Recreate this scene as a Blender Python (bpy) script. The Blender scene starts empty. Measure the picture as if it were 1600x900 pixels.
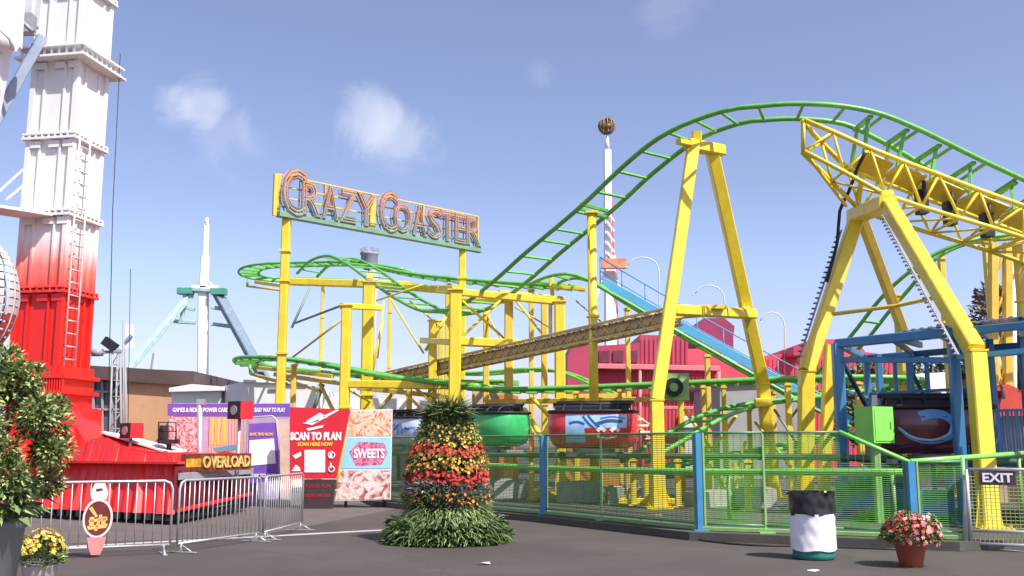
import bpy, math, random
from mathutils import Vector, Matrix
R = math.radians
rnd = random.Random(7)
SC = bpy.context.scene
COL = SC.collection
V = Vector
# ------------------------------------------------------------------ camera geometry (survey of the place)
F = 1550.0
PITCH = math.atan(247 / F)
CAM = V((0, 0, 1.6))
def ray(u, v):
    x = (u - 800) / F; y = (450 - v) / F
    return V((x, math.cos(PITCH) - y * math.sin(PITCH), math.sin(PITCH) + y * math.cos(PITCH)))
def P(u, v, Y):
    d = ray(u, v); return CAM + d * (Y / d.y)
def G(u, v, z=0.0):
    d = ray(u, v); return CAM + d * ((z - 1.6) / d.z)
def GX(u, Y, z=0.0):          # point of height z at bearing u and depth Y
    w = Y * math.cos(PITCH) + (z - 1.6) * math.sin(PITCH)
    return V(((u - 800) / F * w, Y, z))
UP = V((0, 0, 1))
# ------------------------------------------------------------------ materials
MATS = {}
def mat(name, c, rough=.5, metal=0.0, var=.12, scale=2.0, bump=0.0, bscale=None, dirt=0.0, dirtc=(.12, .09, .06), coat=0.0, spec=.5):
    if name in MATS: return MATS[name]
    m = bpy.data.materials.new(name); m.use_nodes = True
    nt = m.node_tree; n = nt.nodes; l = nt.links
    b = n['Principled BSDF']
    tc = n.new('ShaderNodeTexCoord')
    ns = n.new('ShaderNodeTexNoise'); ns.inputs['Scale'].default_value = scale; ns.inputs['Detail'].default_value = 6
    ns.inputs['Roughness'].default_value = .65
    l.new(tc.outputs['Object'], ns.inputs['Vector'])
    cr = n.new('ShaderNodeValToRGB')
    cr.color_ramp.elements[0].position = .3; cr.color_ramp.elements[1].position = .7
    cr.color_ramp.elements[0].color = [max(0, x * (1 - var)) for x in c] + [1]
    cr.color_ramp.elements[1].color = [min(1, x * (1 + var)) for x in c] + [1]
    l.new(ns.outputs['Fac'], cr.inputs['Fac'])
    out = cr.outputs['Color']
    if dirt > 0:
        mp = n.new('ShaderNodeMapping'); mp.inputs['Scale'].default_value = (3, 3, .6)
        l.new(tc.outputs['Object'], mp.inputs['Vector'])
        n2 = n.new('ShaderNodeTexNoise'); n2.inputs['Scale'].default_value = 2.3; n2.inputs['Detail'].default_value = 8
        n2.inputs['Roughness'].default_value = .7
        l.new(mp.outputs['Vector'], n2.inputs['Vector'])
        r2 = n.new('ShaderNodeMapRange'); r2.inputs[1].default_value = .5; r2.inputs[2].default_value = .78
        r2.inputs[3].default_value = 0; r2.inputs[4].default_value = dirt
        l.new(n2.outputs['Fac'], r2.inputs[0])
        mx = n.new('ShaderNodeMix'); mx.data_type = 'RGBA'
        l.new(r2.outputs[0], mx.inputs['Factor']); l.new(out, mx.inputs['A']); mx.inputs['B'].default_value = list(dirtc) + [1]
        out = mx.outputs['Result']
    l.new(out, b.inputs['Base Color'])
    b.inputs['Roughness'].default_value = rough; b.inputs['Metallic'].default_value = metal
    b.inputs['Coat Weight'].default_value = coat
    b.inputs['Specular IOR Level'].default_value = spec
    if bump > 0:
        bp = n.new('ShaderNodeBump'); bp.inputs['Strength'].default_value = bump; bp.inputs['Distance'].default_value = .02
        n3 = n.new('ShaderNodeTexNoise'); n3.inputs['Scale'].default_value = bscale or scale * 8; n3.inputs['Detail'].default_value = 5
        l.new(tc.outputs['Object'], n3.inputs['Vector'])
        l.new(n3.outputs['Fac'], bp.inputs['Height']); l.new(bp.outputs['Normal'], b.inputs['Normal'])
    MATS[name] = m
    return m
def leafmat(name, c, c2=None, rough=.55):
    m = bpy.data.materials.new(name); m.use_nodes = True
    nt = m.node_tree; n = nt.nodes; l = nt.links; b = n['Principled BSDF']
    g = n.new('ShaderNodeNewGeometry')
    cr = n.new('ShaderNodeValToRGB')
    cr.color_ramp.elements[0].color = [x * .6 for x in c] + [1]
    cr.color_ramp.elements[1].color = list(c2 or [min(1, x * 1.5) for x in c]) + [1]
    l.new(g.outputs['Random Per Island'], cr.inputs['Fac']); l.new(cr.outputs['Color'], b.inputs['Base Color'])
    b.inputs['Roughness'].default_value = rough
    b.inputs['Transmission Weight'].default_value = 0
    MATS[name] = m; return m
def picmat(name, cols, scale=3.0, dist=2.0, kind='noise', stretch=(1, 1, 1)):
    """a printed picture: patches of ink in several colours"""
    m = bpy.data.materials.new(name); m.use_nodes = True
    nt = m.node_tree; n = nt.nodes; l = nt.links; b = n['Principled BSDF']
    tc = n.new('ShaderNodeTexCoord'); mp = n.new('ShaderNodeMapping'); mp.inputs['Scale'].default_value = stretch
    l.new(tc.outputs['Object'], mp.inputs['Vector'])
    if kind == 'noise':
        t = n.new('ShaderNodeTexNoise'); t.inputs['Scale'].default_value = scale; t.inputs['Distortion'].default_value = dist
        t.inputs['Detail'].default_value = 3; o = t.outputs['Fac']; lo, hi = .28, .72
    else:
        t = n.new('ShaderNodeTexWave'); t.inputs['Scale'].default_value = scale; t.inputs['Distortion'].default_value = dist * 4
        t.inputs['Detail'].default_value = 2; o = t.outputs['Fac']; lo, hi = 0, 1
    l.new(mp.outputs['Vector'], t.inputs['Vector'])
    cr = n.new('ShaderNodeValToRGB'); e = cr.color_ramp.elements
    for i, c in enumerate(cols):
        p = lo + (hi - lo) * i / (len(cols) - 1)
        if i == 0: e[0].position = p; e[0].color = list(c) + [1]
        elif i == 1: e[1].position = p; e[1].color = list(c) + [1]
        else: x = e.new(p); x.color = list(c) + [1]
    l.new(o, cr.inputs['Fac']); l.new(cr.outputs['Color'], b.inputs['Base Color']); b.inputs['Roughness'].default_value = .45
    MATS[name] = m; return m
YEL = mat('yellow_paint', (.74, .565, .03), .42, var=.12, dirt=.42, dirtc=(.35, .22, .05), coat=.2)
YEL2 = mat('faded_yellow_paint', (.72, .5, .07), .5, var=.12, dirt=.45, dirtc=(.3, .17, .06))
GRN = mat('green_track_paint', (.12, .42, .07), .4, var=.22, dirt=.35, coat=.15)
GRNL = mat('light_green_paint', (.22, .62, .1), .35, var=.1, dirt=.15)
GRNF = mat('fence_green_paint', (.24, .44, .14), .5, var=.15, dirt=.3)
TEAL = mat('teal_rail_paint', (.08, .26, .11), .4, var=.12)
BLU = mat('station_blue_paint', (.035, .19, .38), .38, var=.12, dirt=.2, coat=.2)
BLUL = mat('light_blue_paint', (.12, .42, .7), .4, var=.1)
WHT = mat('white_paint', (.78, .76, .76), .45, var=.05, scale=1.2, dirt=.22, dirtc=(.45, .38, .34))
WHTP = mat('white_panel', (.72, .72, .72), .6, var=.05, dirt=.2, dirtc=(.4, .38, .36))
REDP = mat('red_paint', (.72, .02, .016), .4, var=.12, dirt=.15, dirtc=(.3, .02, .02), coat=.2)
REDD = mat('shadowed_red_panel', (.2, .012, .02), .5, var=.2)  # dark red with the trailer side's shadow put into the colour
BLK = mat('black_rubber', (.015, .015, .017), .6, var=.3)
STEEL = mat('galvanised_steel', (.52, .52, .53), .42, metal=.55, var=.15, scale=6, dirt=.2)
ALU = mat('aluminium', (.6, .6, .61), .35, metal=.8, var=.1)
GRY = mat('grey_paint', (.3, .3, .32), .5, var=.12, dirt=.3)
CONC = mat('concrete', (.42, .4, .37), .85, var=.15, bump=.3, dirt=.3)
TANW = mat('tan_stucco', (.55, .3, .16), .85, var=.08, bump=.2, bscale=30)
BRN = mat('brown_fascia', (.09, .055, .05), .6, var=.15)
RUST = mat('tan_lattice_paint', (.72, .55, .22), .5, var=.15, dirt=.3)
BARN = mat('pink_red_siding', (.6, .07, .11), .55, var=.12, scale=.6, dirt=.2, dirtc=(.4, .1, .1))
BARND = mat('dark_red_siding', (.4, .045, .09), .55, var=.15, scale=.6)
PURP = mat('purple_print', (.17, .08, .42), .45, var=.1)
CREAM = mat('white_ink', (.85, .84, .84), .5, var=.03)
YINK = mat('yellow_ink', (.85, .55, .04), .5, var=.03)
REDI = mat('red_print', (.58, .018, .03), .4, var=.08)
LBLUE = mat('pale_blue_print', (.3, .62, .82), .4, var=.08)
DKPR = mat('dark_print', (.06, .035, .05), .5, var=.3)
CORR = mat('corrugated_silver', (.5, .53, .55), .35, metal=.5, var=.15, dirt=.4)
TERRA = mat('terracotta', (.36, .09, .05), .8, var=.15, bump=.2)
SKIN = mat('skin', (.33, .16, .1), .55, var=.05)
SKINL = mat('fair_skin', (.55, .32, .23), .55, var=.05)
HAIR = mat('dark_hair', (.015, .01, .008), .6, var=.3, bump=.3, bscale=60)
DENIM = mat('blue_denim', (.08, .13, .24), .85, var=.2, scale=8)
SHIRTB = mat('navy_shirt', (.04, .06, .18), .85, var=.15)
SHIRTR = mat('red_shirt', (.5, .04, .03), .85, var=.12)
SHIRTW = mat('white_shirt', (.7, .7, .7), .85, var=.06)
LEAF = leafmat('shrub_leaf', (.16, .23, .06), (.42, .48, .17))
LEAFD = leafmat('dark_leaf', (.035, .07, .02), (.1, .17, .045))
FERN = leafmat('fern_leaf', (.1, .19, .05), (.27, .36, .13))
GRASSL = leafmat('spiky_grass', (.08, .13, .04), (.25, .28, .12))
SILV = leafmat('silver_leaf', (.26, .29, .22), (.5, .5, .44))
FRED = leafmat('red_petals', (.4, .015, .012), (.6, .05, .03))
FYEL = leafmat('yellow_petals', (.6, .36, .02), (.85, .62, .1))
FORG = leafmat('orange_petals', (.65, .13, .02), (.8, .3, .06))
FWHT = leafmat('white_petals', (.7, .5, .45), (.85, .8, .75))
FPNK = leafmat('salmon_petals', (.6, .12, .1), (.8, .35, .3))
BARK = mat('bark', (.12, .08, .05), .9, var=.3, scale=10, bump=.6)
# ------------------------------------------------------------------ mesh builder
class MB:
    def __init__(s): s.v = []; s.f = []; s.m = []; s.s = []
    def face(s, idx, mi=0, sm=False): s.f.append(tuple(idx)); s.m.append(mi); s.s.append(sm)
    def add(s, vs, fs, mi=0, sm=False):
        o = len(s.v); s.v.extend([V(p) for p in vs])
        for f in fs: s.face([i + o for i in f], mi, sm)
        return s
    def box(s, c, size, mi=0, rz=0, M=None):
        hx, hy, hz = size[0] / 2, size[1] / 2, size[2] / 2
        vs = [V((x, y, z)) for x in (-hx, hx) for y in (-hy, hy) for z in (-hz, hz)]
        if rz: vs = [Matrix.Rotation(rz, 3, 'Z') @ p for p in vs]
        if M is not None: vs = [M @ p for p in vs]
        vs = [p + V(c) for p in vs]
        return s.add(vs, [(0, 1, 3, 2), (4, 6, 7, 5), (0, 4, 5, 1), (2, 3, 7, 6), (0, 2, 6, 4), (1, 5, 7, 3)], mi)
    def beam(s, p, q, w, h=None, mi=0, up=None, ch=.12):
        """rectangular chamfered beam from p to q"""
        h = h or w; p = V(p); q = V(q); t = (q - p)
        if t.length < 1e-6: return s
        t.normalize(); up = V(up) if up else UP
        if abs(t.dot(up)) > .97: up = V((0, 1, 0))
        a = t.cross(up).normalized(); b = a.cross(t).normalized()
        c = min(w, h) * ch; x = w / 2; y = h / 2
        prof = [(x - c, -y), (x, -y + c), (x, y - c), (x - c, y), (-x + c, y), (-x, y - c), (-x, -y + c), (-x + c, -y)]
        o = len(s.v)
        for e in (p, q):
            for (i, j) in prof: s.v.append(e + a * i + b * j)
        for i in range(8):
            j = (i + 1) % 8; s.face((o + i, o + j, o + 8 + j, o + 8 + i), mi)
        s.face([o + i for i in range(7, -1, -1)], mi); s.face([o + 8 + i for i in range(8)], mi)
        return s
    def tube(s, pts, r, n=8, mi=0, cap=True, closed=False):
        pts = [V(p) for p in pts]; k = len(pts); rr = r if isinstance(r, (list, tuple)) else [r] * k
        o = len(s.v); prev = None
        for i, p in enumerate(pts):
            if closed: t = pts[(i + 1) % k] - pts[i - 1]
            else: t = pts[min(i + 1, k - 1)] - pts[max(i - 1, 0)]
            t.normalize()
            if prev is None:
                u = UP if abs(t.z) < .9 else V((1, 0, 0)); a = t.cross(u).normalized()
            else:
                a = (prev - t * prev.dot(t)).normalized()
            prev = a; b = t.cross(a)
            for j in range(n):
                an = 2 * math.pi * j / n; s.v.append(p + (a * math.cos(an) + b * math.sin(an)) * rr[i])
        for i in range(k if closed else k - 1):
            i2 = (i + 1) % k
            for j in range(n):
                j2 = (j + 1) % n; s.face((o + i * n + j, o + i * n + j2, o + i2 * n + j2, o + i2 * n + j), mi, n > 4)
        if cap and not closed:
            s.face([o + j for j in range(n - 1, -1, -1)], mi); s.face([o + (k - 1) * n + j for j in range(n)], mi)
        return s
    def lathe(s, prof, c=(0, 0, 0), n=24, mi=0, sm=True):
        c = V(c); o = len(s.v)
        for (r, z) in prof:
            for j in range(n):
                a = 2 * math.pi * j / n; s.v.append(c + V((r * math.cos(a), r * math.sin(a), z)))
        for i in range(len(prof) - 1):
            for j in range(n):
                j2 = (j + 1) % n; s.face((o + i * n + j, o + i * n + j2, o + (i + 1) * n + j2, o + (i + 1) * n + j), mi, sm)
        s.face([o + j for j in range(n - 1, -1, -1)], mi); s.face([o + (len(prof) - 1) * n + j for j in range(n)], mi)
        return s
    def prism(s, pts, off, mi=0):
        """polygon (3D points) extruded by vector off"""
        k = len(pts); off = V(off); pts = [V(p) for p in pts]
        o = len(s.v); s.v.extend(pts); s.v.extend([p + off for p in pts])
        s.face([o + i for i in range(k)], mi); s.face([o + k + i for i in range(k - 1, -1, -1)], mi)
        for i in range(k):
            j = (i + 1) % k; s.face((o + j, o + i, o + k + i, o + k + j), mi)
        return s
    def leaf(s, p, d, L, w, mi=0, bend=.25):
        """one pointed leaf from p along d"""
        d = V(d).normalized(); sd = d.cross(UP)
        if sd.length < .1: sd = V((1, 0, 0))
        sd.normalize(); sd = (Matrix.Rotation(rnd.uniform(-.9, .9), 3, d) @ sd)
        nrm = sd.cross(d)
        a = p; b = p + d * L * .5 + sd * w / 2 + nrm * bend * L * .3; c = p + d * L - nrm * bend * L * .3; e = p + d * L * .5 - sd * w / 2 + nrm * bend * L * .3
        return s.add([a, b, c, e], [(0, 1, 2, 3)], mi)
    def build(s, name, mats, parent=None):
        me = bpy.data.meshes.new(name)
        off = wloc(parent)
        me.from_pydata([tuple(p - off) for p in s.v], [], s.f)
        for m in (mats if isinstance(mats, (list, tuple)) else [mats]): me.materials.append(m)
        me.polygons.foreach_set('material_index', s.m); me.polygons.foreach_set('use_smooth', s.s)
        me.update()
        o = bpy.data.objects.new(name, me); COL.objects.link(o)
        if parent is not None: o.parent = parent
        return o
def wloc(o):
    t = V((0, 0, 0))
    while o is not None: t = t + o.location; o = o.parent
    return t
def thing(name, label, cat, loc=(0, 0, 0), group=None):
    o = bpy.data.objects.new(name, None); COL.objects.link(o); o.location = loc; o.empty_display_size = .2
    return tag(o, label, cat, group)
def tag(o, label=None, cat=None, group=None, kind=None):
    if label: o['label'] = label
    if cat: o['category'] = cat
    if group: o['group'] = group
    if kind: o['kind'] = kind
    return o
def kids(o): return [c for c in bpy.data.objects if c.parent is o]
def copy_tree(o, parent=None):
    ch = kids(o); c = o.copy(); COL.objects.link(c); c.parent = parent
    for k in ch: copy_tree(k, c)
    return c
# text -> geometry
def text_geo(txt, extrude=.02, bold=0.0, outline=0.0, space=1.0):
    cu = bpy.data.curves.new('t', 'FONT'); cu.body = txt; cu.size = 1; cu.extrude = extrude; cu.offset = bold; cu.resolution_u = 3
    cu.space_character = space
    if outline > 0:
        cu.fill_mode = 'NONE'; cu.bevel_depth = outline; cu.bevel_resolution = 1; cu.extrude = 0
    ob = bpy.data.objects.new('t', cu); COL.objects.link(ob)
    bpy.context.view_layer.update()
    me = ob.evaluated_get(bpy.context.evaluated_depsgraph_get()).to_mesh()
    vs = [v.co.copy() for v in me.vertices]; fs = [tuple(p.vertices) for p in me.polygons]
    bpy.data.objects.remove(ob); bpy.data.curves.remove(cu)
    return vs, fs
def put_text(mb, txt, org, right, up, w, h, depth=.01, mi=0, bold=.015, outline=0.0):
    """text stretched to fill w x h from org (lower-left), facing right x up"""
    vs, fs = text_geo(txt, .5 if not outline else 0, bold, outline)
    if not vs: return
    x0 = min(p.x for p in vs); x1 = max(p.x for p in vs); y0 = min(p.y for p in vs); y1 = max(p.y for p in vs)
    zs = max(abs(p.z) for p in vs) or 1
    right = V(right).normalized(); up = V(up).normalized(); n = right.cross(up)
    out = [V(org) + right * ((p.x - x0) / (x1 - x0) * w) + up * ((p.y - y0) / (y1 - y0) * h) + n * (p.z / zs * depth) for p in vs]
    mb.add(out, fs, mi)
def spline(pts, step=.3):
    pts = [V(p) for p in pts]; out = []
    q = [pts[0] * 2 - pts[1]] + pts + [pts[-1] * 2 - pts[-2]]
    for i in range(1, len(q) - 2):
        a, b, c, d = q[i - 1], q[i], q[i + 1], q[i + 2]
        n = max(2, int((c - b).length / step))
        for k in range(n):
            t = k / n
            out.append(.5 * ((2 * b) + (c - a) * t + (2 * a - 5 * b + 4 * c - d) * t * t + (3 * b - a - 3 * c + d) * t ** 3))
    out.append(pts[-1]); return out
# ================================================================== SETTING
def ground_material():
    m = bpy.data.materials.new('asphalt'); m.use_nodes = True
    nt = m.node_tree; n = nt.nodes; l = nt.links; b = n['Principled BSDF']
    tc = n.new('ShaderNodeTexCoord')
    a = n.new('ShaderNodeTexNoise'); a.inputs['Scale'].default_value = .35; a.inputs['Detail'].default_value = 8; a.inputs['Roughness'].default_value = .6
    f = n.new('ShaderNodeTexNoise'); f.inputs['Scale'].default_value = 60; f.inputs['Detail'].default_value = 4
    s = n.new('ShaderNodeTexNoise'); s.inputs['Scale'].default_value = 1.7; s.inputs['Detail'].default_value = 9; s.inputs['Roughness'].default_value = .75
    for t in (a, f, s): l.new(tc.outputs['Object'], t.inputs['Vector'])
    cr = n.new('ShaderNodeValToRGB'); cr.color_ramp.elements[0].position = .3; cr.color_ramp.elements[1].position = .7
    cr.color_ramp.elements[0].color = (.049, .0415, .035, 1); cr.color_ramp.elements[1].color = (.085, .0715, .06, 1)
    l.new(a.outputs['Fac'], cr.inputs['Fac'])
    cf = n.new('ShaderNodeValToRGB'); cf.color_ramp.elements[0].color = (.7, .7, .7, 1); cf.color_ramp.elements[1].color = (1.25, 1.25, 1.25, 1)
    cf.color_ramp.elements[0].position = .35; cf.color_ramp.elements[1].position = .65
    l.new(f.outputs['Fac'], cf.inputs['Fac'])
    mx = n.new('ShaderNodeMix'); mx.data_type = 'RGBA'; mx.blend_type = 'MULTIPLY'; mx.inputs['Factor'].default_value = .8
    l.new(cr.outputs['Color'], mx.inputs['A']); l.new(cf.outputs['Color'], mx.inputs['B'])
    st = n.new('ShaderNodeMapRange'); st.inputs[1].default_value = .6; st.inputs[2].default_value = .75; st.inputs[3].default_value = 0; st.inputs[4].default_value = .35
    l.new(s.outputs['Fac'], st.inputs[0])
    m2 = n.new('ShaderNodeMix'); m2.data_type = 'RGBA'; l.new(st.outputs[0], m2.inputs['Factor']); l.new(mx.outputs['Result'], m2.inputs['A'])
    m2.inputs['B'].default_value = (.045, .04, .038, 1)
    vo = n.new('ShaderNodeTexVoronoi'); vo.feature = 'DISTANCE_TO_EDGE'; vo.inputs['Scale'].default_value = .22
    wn = n.new('ShaderNodeTexNoise'); wn.inputs['Scale'].default_value = 1.3; wn.inputs['Detail'].default_value = 6; l.new(tc.outputs['Object'], wn.inputs['Vector'])
    wa = n.new('ShaderNodeVectorMath'); wa.operation = 'MULTIPLY_ADD'; l.new(wn.outputs['Color'], wa.inputs[0]); wa.inputs[1].default_value = (1.1, 1.1, 0); l.new(tc.outputs['Object'], wa.inputs[2]); l.new(wa.outputs[0], vo.inputs['Vector'])
    ck = n.new('ShaderNodeMapRange'); ck.inputs[1].default_value = .0; ck.inputs[2].default_value = .006; ck.inputs[3].default_value = .45; ck.inputs[4].default_value = 0; l.new(vo.outputs['Distance'], ck.inputs[0])
    m3 = n.new('ShaderNodeMix'); m3.data_type = 'RGBA'; l.new(ck.outputs[0], m3.inputs['Factor']); l.new(m2.outputs['Result'], m3.inputs['A']); m3.inputs['B'].default_value = (.03, .027, .025, 1)
    v2 = n.new('ShaderNodeTexVoronoi'); v2.inputs['Scale'].default_value = 2.2; l.new(tc.outputs['Object'], v2.inputs['Vector'])
    gm = n.new('ShaderNodeMapRange'); gm.inputs[1].default_value = .03; gm.inputs[2].default_value = .07; gm.inputs[3].default_value = .5; gm.inputs[4].default_value = 0; l.new(v2.outputs['Distance'], gm.inputs[0])
    m4 = n.new('ShaderNodeMix'); m4.data_type = 'RGBA'; l.new(gm.outputs[0], m4.inputs['Factor']); l.new(m3.outputs['Result'], m4.inputs['A']); m4.inputs['B'].default_value = (.035, .03, .028, 1)
    l.new(m4.outputs['Result'], b.inputs['Base Color']); b.inputs['Roughness'].default_value = .8
    bp = n.new('ShaderNodeBump'); bp.inputs['Strength'].default_value = .35; bp.inputs['Distance'].default_value = .01
    l.new(f.outputs['Fac'], bp.inputs['Height']); l.new(bp.outputs['Normal'], b.inputs['Normal'])
    return m
ASPH = ground_material()
g = MB().add([(-900, -300, 0), (900, -300, 0), (900, 1500, 0), (-900, 1500, 0)], [(0, 1, 2, 3)]); tag(g.build('ground', ASPH), kind='structure')
# pale concrete gutter line crossing the midway
def strip(pts, w, z, name, m):
    b = MB()
    for a, c in zip(pts[:-1], pts[1:]):
        d = (c - a).normalized(); s = V((-d.y, d.x, 0)) * w / 2
        b.add([a - s + V((0, 0, z)), c - s + V((0, 0, z)), c + s + V((0, 0, z)), a + s + V((0, 0, z))], [(0, 1, 2, 3)])
    return tag(b.build(name, m), kind='structure')
strip([G(-200, 868), G(100, 855), G(402, 839), G(587, 829), G(700, 824)], .26, .004, 'gutter', CONC)
strip([G(1500, 852), G(1620, 864), G(1760, 880)], .12, .004, 'painted_line', WHTP)
# concrete apron behind the gutter under the barricade and the red ride
ap = MB().add([G(-300, 864) + V((0, 0, .002)), G(402, 838) + V((0, 0, .002)), G(402, 838) + V((4, 20, .002)), G(-300, 864) + V((-3, 22, .002))], [(0, 1, 2, 3)])
tag(ap.build('pavement', mat('worn_pavement', (.105, .09, .082), .85, var=.18, scale=1.2, bump=.2, dirt=.5, dirtc=(.08, .07, .07))), kind='structure')
# deck under the coaster, its front edge follows the fence
FEN = [GX(600, 27.5), GX(850, 22), GX(1095, 17.8), GX(1320, 16.8), GX(1430, 16.3), GX(1512, 16.0)]
dk = MB()
edge = [p + V((-.25, -.3, 0)) for p in FEN] + [GX(1700, 16.6)]
poly = edge + [GX(1900, 34), GX(1300, 46), GX(500, 46)]
dk.prism([V((p.x, p.y, .004)) for p in reversed(poly)], (0, 0, .136))
tag(dk.build('deck', mat('deck_grey', (.075, .072, .06), .75, var=.22, scale=1.5, bump=.3, dirt=.5, dirtc=(.06, .05, .05))), kind='structure')
DZ = .14
# ================================================================== COASTER
coaster = thing('roller_coaster', 'green railed roller coaster on bright yellow steel supports behind the mesh fence', 'roller coaster', GX(1100, 26))
def track(pts, gauge=.95, r=.062, every=.85, bank=0.0, tie=(.07, .06), m=GRN, label=None, low=.02):
    c = spline(pts, .3); n = len(c); L = []; Rr = []; sides = []
    for i in range(n):
        t = (c[min(i + 1, n - 1)] - c[max(i - 1, 0)]).normalized()
        sd = t.cross(UP).normalized()
        bk = bank(i / (n - 1)) if callable(bank) else bank
        sd = Matrix.Rotation(bk, 3, t) @ sd
        sides.append((t, sd)); L.append(c[i] - sd * gauge / 2); Rr.append(c[i] + sd * gauge / 2)
    b = MB(); b.tube(L, r, 8); b.tube(Rr, r, 8)
    tr = b.build('track', m, coaster)
    if label: tr['label'] = label
    acc = every
    for i in range(1, n):
        acc += (c[i] - c[i - 1]).length
        if acc >= every:
            acc = 0; t, sd = sides[i]; dn = -(sd.cross(t)) * low
            k = MB(); k.beam(L[i] + dn, Rr[i] + dn, tie[0], tie[1], up=t.cross(sd))
            k.build('crosstie', m, tr)
    return c, sides
def post(u, Y, ztop, w=.22, zb=DZ, m=YEL, name='support_post', X=None, round_=False, par=None):
    p = GX(u, Y, zb) if X is None else V((X, Y, zb)); q = V((p.x, p.y, ztop))
    b = MB()
    if round_: b.tube([p, q], w / 2, 12)
    else: b.beam(p, q, w)
    b.box((p.x, p.y, zb + .02), (w * 2, w * 2, .04)); b.box((p.x, p.y, ztop - .05), (w * 1.4, w * 1.4, .06))
    z = zb + 2.5
    while z < ztop - 1: b.box((p.x, p.y, z), (w * 1.35, w * 1.35, .05)); z += 2.6
    return b.build(name, m, par or coaster)
# --- the big front hill (valley, climb, crest and curve away)
hillA = [P(480, 430, 45), P(500, 411, 44.4), P(532, 402, 43.2), P(566, 417, 41.2), P(600, 441, 39), P(640, 468, 36.9), P(686, 488, 34.9), P(738, 481, 33.3),
         P(790, 446, 31.7), P(850, 394, 29.9), P(932, 326, 28), P(1000, 263, 26.6), P(1065, 214, 25.4), P(1140, 184, 24.5), P(1190, 177, 24.1), P(1250, 174, 23.9),
         P(1330, 182, 23.8), P(1400, 209, 23.9), P(1500, 262, 24.2), P(1600, 313, 24.6), P(1740, 385, 25.5)]
cA, sA = track(hillA, gauge=1.15, r=.068, every=.66, bank=lambda s: -.42 * max(0, min(1, (s - .78) * 6)), label='tall green hill track that climbs from a valley and curves away to the right')
# --- upper level
U1 = [P(640, 424, 42.4), P(600, 417, 43), P(540, 412, 44), P(470, 413, 45), P(418, 415, 45.8), P(392, 421, 46.6), P(392, 430, 47.8), P(420, 436, 48.8), P(470, 437, 49), P(560, 440, 48), P(640, 446, 46.5), P(720, 452, 45)]
track(U1, every=.5, tie=(.1, .12), label='upper level green track with a hairpin at its left end')
U2 = [P(560, 411, 43.6), P(640, 428, 42), P(700, 436, 41), P(780, 443, 40), P(850, 447, 39), P(900, 449, 38)]
track(U2, every=.4, r=.075, tie=(.12, .2), label='flat green track along the top of the yellow frames')
# --- lift hill with blue walkway
LH = [P(846, 446, 34.5), P(866, 436, 34), P(893, 431, 33.6), P(925, 440, 33.3), P(960, 462, 33), P(1050, 515, 32.6), P(1150, 572, 32.2), P(1240, 622, 31.8), P(1330, 668, 31.2)]
cL, sL = track(LH, every=.5, tie=(.08, .1), label='green lift hill track running down to the right')
wk = MB(); rail = MB(); 
i0 = next(i for i, p in enumerate(cL) if p.x > P(925, 440, 33.3).x)
ww = cL[i0:]
off = V((.2, 1.0, .12))
for a, b_ in zip(ww[:-1], ww[1:]): wk.beam(a + off, b_ + off, .75, .06)
wk.beam(ww[0] + off + V((0, -.42, .1)), ww[-1] + off + V((0, -.42, .1)), .08, .3); 
walk = wk.build('lift_walkway', BLUL, coaster)
top = []
for k in range(0, len(ww), 3):
    p = ww[k] + off + V((0, .35, 0)); rail.tube([p, p + V((0, 0, 1.1))], .022, 6); top.append(p + V((0, 0, 1.1)))
    p2 = ww[k] + off + V((0, -.35, 0))
rail.tube(top, .025, 6); rail.tube([p - V((0, 0, .5)) for p in top], .02, 6)
rail.build('handrail', BLU, walk)
for u in (985, 1110, 1215):
    j = min(range(len(cL)), key=lambda i: abs(800 + F * cL[i].x / (cL[i].y * math.cos(PITCH)) - u))
    post(0, cL[j].y + .3, cL[j].z - .1, .16, X=cL[j].x, m=YEL2)
# --- middle level
M1 = [P(760, 604, 32.4), P(700, 600, 33), P(620, 590, 33.8), P(540, 575, 35), P(470, 563, 36.2), P(415, 559, 37.4), P(387, 561, 38.8), P(392, 568, 40.6), P(440, 575, 41.4), P(520, 583, 41), P(620, 592, 39.5), P(720, 597, 38), P(800, 597, 37)]
track(M1, every=.42, r=.075, tie=(.12, .2), label='middle level green track with a hairpin at its left end')
M2 = [P(640, 590, 35), P(720, 603, 33), P(800, 609, 31.8), P(900, 607, 30.8), P(1000, 603, 30), P(1180, 595, 29), P(1300, 591, 28.6), P(1395, 592, 28.6), P(1422, 598, 29.6), P(1405, 606, 31.2), P(1330, 612, 32), P(1240, 617, 32.6)]
track(M2, every=.42, tie=(.12, .2), r=.078, label='middle level green track crossing behind both tall supports')
M3 = [P(640, 578, 41), P(740, 584, 40), P(830, 578, 39), P(880, 582, 38.4), P(930, 602, 37.8), P(980, 628, 37.2)]
track(M3, every=.7, label='distant green track dipping down beside the red building')
# --- low curve
W1 = [P(990, 722, 25.6), P(1035, 695, 26.2), P(1080, 668, 27), P(1120, 648, 27.8), P(1170, 633, 28.8), P(1230, 625, 29.8), P(1330, 612, 31), P(1430, 606, 32)]
track(W1, every=.6, label='low green track curving up behind the fence')
W2 = [P(1000, 740, 28), P(1100, 716, 28.6), P(1180, 706, 29.2), P(1260, 690, 30), P(1340, 672, 31)]
track(W2, every=.6)
# --- rear right hill
E1 = [P(1290, 585, 32), P(1342, 528, 31), P(1380, 480, 30.3), P(1420, 437, 29.6), P(1458, 403, 29.2), P(1505, 381, 29), P(1560, 371, 29.2), P(1640, 366, 30)]
track(E1, every=.8, label='rear green hill track climbing behind the right support')
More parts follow.
